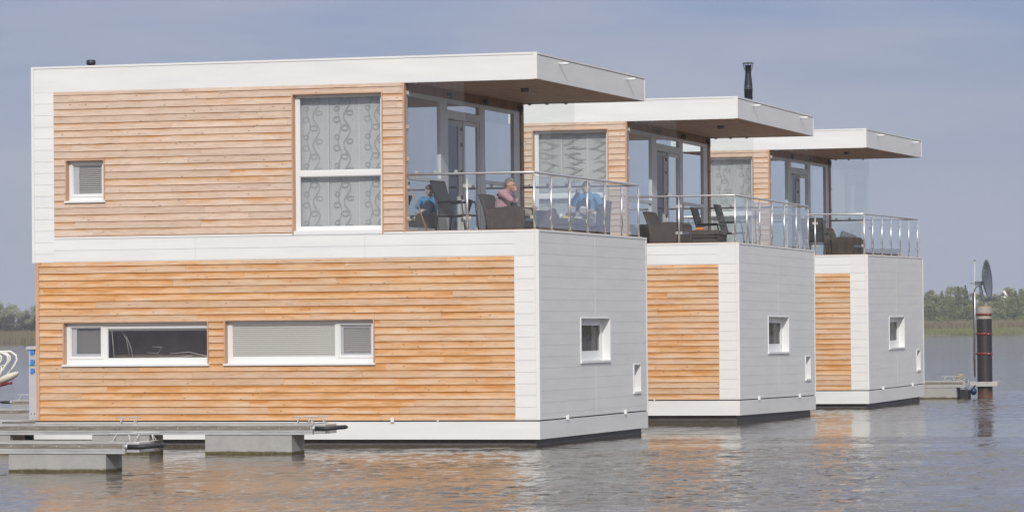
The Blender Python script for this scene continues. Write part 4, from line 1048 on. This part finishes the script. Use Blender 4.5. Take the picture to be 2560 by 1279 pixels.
def lake():
    rng=np.random.default_rng(5)
    f2=Vector((fw.x,fw.y,0)).normalized(); r2=Vector((f2.y,-f2.x,0)); o=Vector((17.9,-60.9,0))
    nu,nv=600,1250; U=np.linspace(-15.5,15.5,nu); V=np.linspace(34,112,nv)
    u,v=np.meshgrid(U,V)
    X=o.x+r2.x*u+f2.x*v; Y=o.y+r2.y*u+f2.y*v
    Z=np.zeros_like(X); base=math.atan2(f2.y,f2.x)
    for lam,sl,n in ((1.1,.008,6),(.6,.028,8),(.36,.055,12),(.22,.065,16)):
        for i in range(n):
            l=lam*rng.uniform(.75,1.3); k=2*math.pi/l; a=base+rng.normal(0,.62); ph=rng.uniform(0,6.28)
            Z+=sl/math.sqrt(n)*1.41/k*np.sin(k*(X*math.cos(a)+Y*math.sin(a))+ph)
    # wind: ruffled water nearest, calm slicks and one ruffled streak lying between the boats
    g=np.zeros_like(X); wv=np.zeros_like(X)
    for i in range(24):
        l=rng.uniform(2.,12); k=2*math.pi/l; a=base+rng.normal(0,.5); g+=np.sin(k*(X*math.cos(a)+Y*math.sin(a))+rng.uniform(0,6.28))
    for i in range(8):
        l=rng.uniform(5,20); k=2*math.pi/l; a=base+1.57+rng.normal(0,.5); wv+=np.sin(k*(X*math.cos(a)+Y*math.sin(a))+rng.uniform(0,6.28))
    vv=v+wv*.35
    amp=np.interp(vv,[34,57,60.5,63.5,64.6,67.2,68.4,75,80,90,112],[1.1,1.1,.95,.22,.85,.85,.16,.18,.5,.8,.9])
    left=np.clip((-1.5-u)/3.,0,1); amp=amp*(1-left)+left*np.interp(vv,[34,45,52,57,60,112],[.55,.62,.5,.5,.22,.5])
    amp=np.clip(amp*(1+.10*g/1.7),.1,1.4)
    e=np.minimum(np.minimum((15.5-np.abs(u))/1.5,(v-34)/1.5),(112-v)/6.); Z*=amp*np.clip(e,0,1)*GAIN
    co=np.stack([X,Y,Z],-1).reshape(-1,3)
    idx=np.arange(nu*nv).reshape(nv,nu)
    q=np.stack([idx[:-1,:-1],idx[:-1,1:],idx[1:,1:],idx[1:,:-1]],-1).reshape(-1,4)
    c=[idx[0,0],idx[0,-1],idx[-1,-1],idx[-1,0]]; nb=len(co)
    B=3500; far=[]
    for (su,sv) in ((-B,-B),(B,-B),(B,B),(-B,B)): far.append((o.x+r2.x*su+f2.x*sv,o.y+r2.y*su+f2.y*sv,0))
    co=np.concatenate([co,np.array(far)])
    # outer ring: quads between the patch border and the far corners (border is flat)
    me=bpy.data.meshes.new('lake_water')
    ring=[[nb,nb+1]+[int(k) for k in idx[0,::-1]],[nb+1,nb+2]+[int(k) for k in idx[::-1,-1]],[nb+2,nb+3]+[int(k) for k in idx[-1,:]],[nb+3,nb]+[int(k) for k in idx[:,0]]]
    loops=np.concatenate([q.ravel()]+[np.array(r_) for r_ in ring]); tot=np.array([4]*len(q)+[len(r_) for r_ in ring]); st=np.concatenate([[0],np.cumsum(tot)[:-1]])
    me.vertices.add(len(co)); me.vertices.foreach_set('co',co.ravel().astype(np.float32))
    me.loops.add(len(loops)); me.loops.foreach_set('vertex_index',loops.astype(np.int32))
    me.polygons.add(len(tot)); me.polygons.foreach_set('loop_start',st.astype(np.int32)); me.polygons.foreach_set('use_smooth',np.ones(len(tot),bool))
    at=me.attributes.new('ruffle','FLOAT','POINT'); at.data.foreach_set('value',np.concatenate([amp.ravel(),np.full(4,.9)]).astype(np.float32))
    me.update(calc_edges=True); me.materials.append(M['water'])
    ob=bpy.data.objects.new('lake_water',me); scene.collection.objects.link(ob); tag(ob,kind='structure'); return ob
GAIN=1.0
lake()
# ground: one sheet, lake bed that rises to the far shore
P0=Vector((-201,427,0)); sdir=Vector((.8156,.5786,0)); ndir=Vector((-.5786,.8156,0))
prof=[(-4200,-2.5),(-6,-2.0),(-.4,-.25),(.1,.10),(1.2,.35),(6,.55),(20,.7),(60,1.0),(200,1.6),(600,2.0),(4500,2.0)]
ss=[-4500,-600,-120]+[ -80+i*4 for i in range(90)]+[400,900,4500]
mb=MB(); v=[];f=[]
for s in ss:
    for tt,z in prof:
        wob=.6*math.sin(s*.31)+.4*math.sin(s*.83+1) if abs(tt)<30 else 0
        p=P0+sdir*s+ndir*(tt+wob); v.append((p.x,p.y,z))
n=len(prof)
for i in range(len(ss)-1):
    for k in range(n-1): f.append((i*n+k,(i+1)*n+k,(i+1)*n+k+1,i*n+k+1))
mb.idx(v,f,0,True); tag(mb.build('ground','soil'),kind='structure')
def gz(t_):
    for (a,za),(b,zb) in zip(prof,prof[1:]):
        if a<=t_<=b: return za+(zb-za)*(t_-a)/(b-a)
    return 1
def blades(name,m,s0,s1,t0,t1,n,h0,h1,w,label,tl=(0,1),lean=.12,sd=1):
    rr=random.Random(sd); mb=MB()
    for i in range(n):
        s=rr.uniform(s0,s1); tt=rr.uniform(t0,t1); cl_=noise.noise(Vector((s*.23,tt*.4,sd)))*.5+.5
        h=(h0+(h1-h0)*rr.random())*(.75+.5*cl_); p=P0+sdir*s+ndir*tt; z=gz(tt)-.05
        a=rr.uniform(-.6,.6); d=sdir*math.cos(a)+ndir*math.sin(a); lx=sdir*rr.uniform(-lean,lean)*h*2
        ww=w*rr.uniform(.6,1.3); ti=min(1,max(0,tl[0]+(tl[1]-tl[0])*(.55*cl_+.45*rr.random())))
        b=Vector((p.x,p.y,z)); md=b+lx*.35+Vector((0,0,h*.6)); tp=b+lx+Vector((0,0,h))
        mb.face([b-d*ww,b+d*ww,md+d*ww*.8,md-d*ww*.8],0,None,ti); mb.face([md-d*ww*.8,md+d*ww*.8,tp],0,None,ti)
    return tag(mb.build(name,m),label,kind='stuff')
blades('shore_grass','grass',100,215,.0,9,26000,.35,.75,.05,'green grass along the right-hand shore',(.1,1),.2,1)
blades('reeds','reed',100,215,8,14,16000,1.35,2.0,.05,'brown reeds behind the shore grass',(.0,.95),.10,2)
blades('reeds','reed',-35,35,-.3,16,22000,.9,1.6,.06,'brown reed bed on the left-hand shore',(.0,.75),.1,3)
# ---------------------------------------------------------------- trees
def crown_mesh(seed,m,rx,rz,zc,nq,spire=False,size=.2,nclump=22):
    rr=random.Random(seed); mb=MB(); cl=[]
    for i in range(nclump):
        a=rr.uniform(0,2*math.pi); u=rr.uniform(-1,1)
        if spire:
            hgt=rr.random()**1.25; rad=rx*(1-hgt)**.9*rr.uniform(.55,1.); cl.append((Vector((rad*math.cos(a),rad*math.sin(a),zc-rz+2*rz*hgt)),.16+.30*rx*(1-hgt),rr.random()))
        else:
            q=rr.uniform(.45,1.)*math.sqrt(max(0,1-u*u)); cl.append((Vector((rx*q*math.cos(a),rx*q*math.sin(a),zc+rz*u*rr.uniform(.75,1.05))),rx*rr.uniform(.22,.42),rr.random()))
    for i in range(nq):
        c,r_,t0=cl[rr.randrange(len(cl))]
        d=Vector((rr.gauss(0,1),rr.gauss(0,1),rr.gauss(0,.8))).normalized()*r_*rr.random()**.4
        p=c+d; nrm=Vector((rr.gauss(0,1),rr.gauss(0,1),rr.gauss(.5,1))).normalized(); a=nrm.orthogonal().normalized(); b=nrm.cross(a); s=size*rr.uniform(.5,1.2)
        if p.z<.15: continue
        mb.face([p-a*s*.5,p+b*s*.35,p+a*s*.5,p-b*s*.35],0,None,min(1,max(0,.45*t0+.55*rr.random())))
    me=mb.build('crown',m); return me
def make_tree(name,seed,m,rx,rz,zc,nq,spire=False,size=.2,ncl=22):
    t=empty(name); c=crown_mesh(seed,m,rx,rz,zc,nq,spire,size,ncl); c.parent=t
    rr=random.Random(seed); top=zc+rz*(.85 if spire else .4); mb=MB(); mb.tube([(0,0,-.3),(.05,0,top*.5),(0,.05,top)],[rx*.06+.03,rx*.045+.02,.015],6)
    for i in range(7):
        z=top*rr.uniform(.3,.85); a=rr.uniform(0,6.28); mb.tube([(0,0,z),(rx*.6*math.cos(a),rx*.6*math.sin(a),z+rz*.35)],[.03,.008],5)
    mb.build('trunk','bark',t); return t
K=[(make_tree('broadleaf_tree',11,'leafg',1.8,2.5,2.7,3800),'rounded mid-green tree on the right-hand shore','broadleaved trees on the right shore'),
   (make_tree('broadleaf_tree',12,'leafg',1.45,2.8,3.0,3600),'narrow mid-green tree on the right-hand shore','narrow green trees on the right shore'),
   (make_tree('conifer_tree',13,'leafd',1.35,3.3,3.3,3600,True,.2,150),'dark pointed conifer rising in the right-hand wood','conifers in the right-hand wood'),
   (make_tree('bush',14,'leafg',1.7,1.6,1.4,3000),'low green bush at the edge of the right-hand wood','bushes in front of the right-hand wood'),
   (make_tree('dark_bush',15,'leafb',2.4,1.9,1.7,4200,False,.26),'dark brownish bush behind the left-hand reeds','dark bushes on the left shore'),
   (make_tree('willow_tree',16,'leafp',3.2,3.3,3.6,4200,False,.34,34),'pale olive tree far behind the dark bushes at left','pale trees on the left horizon'),
   (make_tree('willow_tree',17,'leafp',1.7,2.8,2.9,3400,False,.22),'pale olive tree in the right-hand wood','pale trees on the right shore')]
used=set(); rt=random.Random(21)
ORD=['first','second','third','fourth','fifth','sixth','seventh','eighth','ninth','tenth','eleventh','twelfth','thirteenth','fourteenth','fifteenth','sixteenth','seventeenth','eighteenth','nineteenth','twentieth']
rowc={}
def put(k,ang,D,sc,z=None,row='back row'):
    proto,lb,gp=K[k]
    i=rowc.get(row,0); rowc[row]=i+1
    lb=lb.replace(' on the right-hand shore','').replace(' rising in the right-hand wood','').replace(' in the right-hand wood','').replace(' at the edge of the right-hand wood','').replace(' behind the left-hand reeds','').replace(' far behind the dark bushes at left','')
    lb+=', '+ORD[min(i,19)]+' from the left in the '+row
    d=Vector((math.sin(ang),math.cos(ang),0)); p=Vector((17.9,-60.9,0))+d*D
    o=proto if k not in used else copy_tree(proto); used.add(k)
    tt=(p-P0).dot(ndir)
    o.location=(p.x,p.y,gz(tt)-.05 if z is None else z); o.rotation_euler=(0,0,rt.uniform(0,6.28)); s=sc*rt.uniform(.9,1.1); o.scale=(s*rt.uniform(.92,1.12),s,s*rt.uniform(.94,1.06))
    cat='bush' if 'bush' in lb else 'tree'
    tag(o,lb,cat,gp)
a0,a1=math.asin(-.1844)-.002,math.asin(-.1588)
step=.0034
x=a0-.0005
while x<a1+.006:     # back row of conifers and broadleaves
    put(rt.choice((2,0,1,6)),x+rt.uniform(-.001,.001),650+rt.uniform(-8,8),1.10,None,'back row of the right-hand wood'); x+=step*.6
x=a0-.0005
while x<a1+.006:
    put(rt.choice((0,1,6,2,1)),x+rt.uniform(-.001,.001),630+rt.uniform(-5,5),1.0,None,'middle row of the right-hand wood'); x+=step*.6
x=a0-.0005
while x<a1+.006:
    put(rt.choice((3,3,0,6)),x+rt.uniform(-.001,.001),614+rt.uniform(-4,4),.9,None,'front row of the right-hand wood'); x+=step*.6
b0,b1=-.4265,-.417
x=b0-.005
while x<b1+.003:
    put(4,x,600+rt.uniform(-10,10),.95,None,'bushes behind the left-hand reeds'); x+=.0042
x=b0-.006
while x<b1+.003:
    put(5,x,820+rt.uniform(-25,25),.98,.9,'trees behind the left-hand bushes'); x+=.0048
for k in range(len(K)):
    if k not in used: 
        for c in list(K[k][0].children): bpy.data.objects.remove(c)
        bpy.data.objects.remove(K[k][0])

# ---------------------------------------------------------------- air
hz=MB().box(-520,160,-90,900,-3.6,24).build('haze','soil'); tag(hz,kind='stuff')
mt=bpy.data.materials.new('haze_air'); mt.use_nodes=True; t=mt.node_tree; t.nodes.clear()
o=N(t,'ShaderNodeOutputMaterial'); pv=N(t,'ShaderNodeVolumePrincipled',i_Density=.0003); pv.inputs['Color'].default_value=(.86,.90,1,1); pv.inputs['Anisotropy'].default_value=.0
Lk(t,pv.outputs[0],o.inputs['Volume']); hz.data.materials.clear(); hz.data.materials.append(mt)
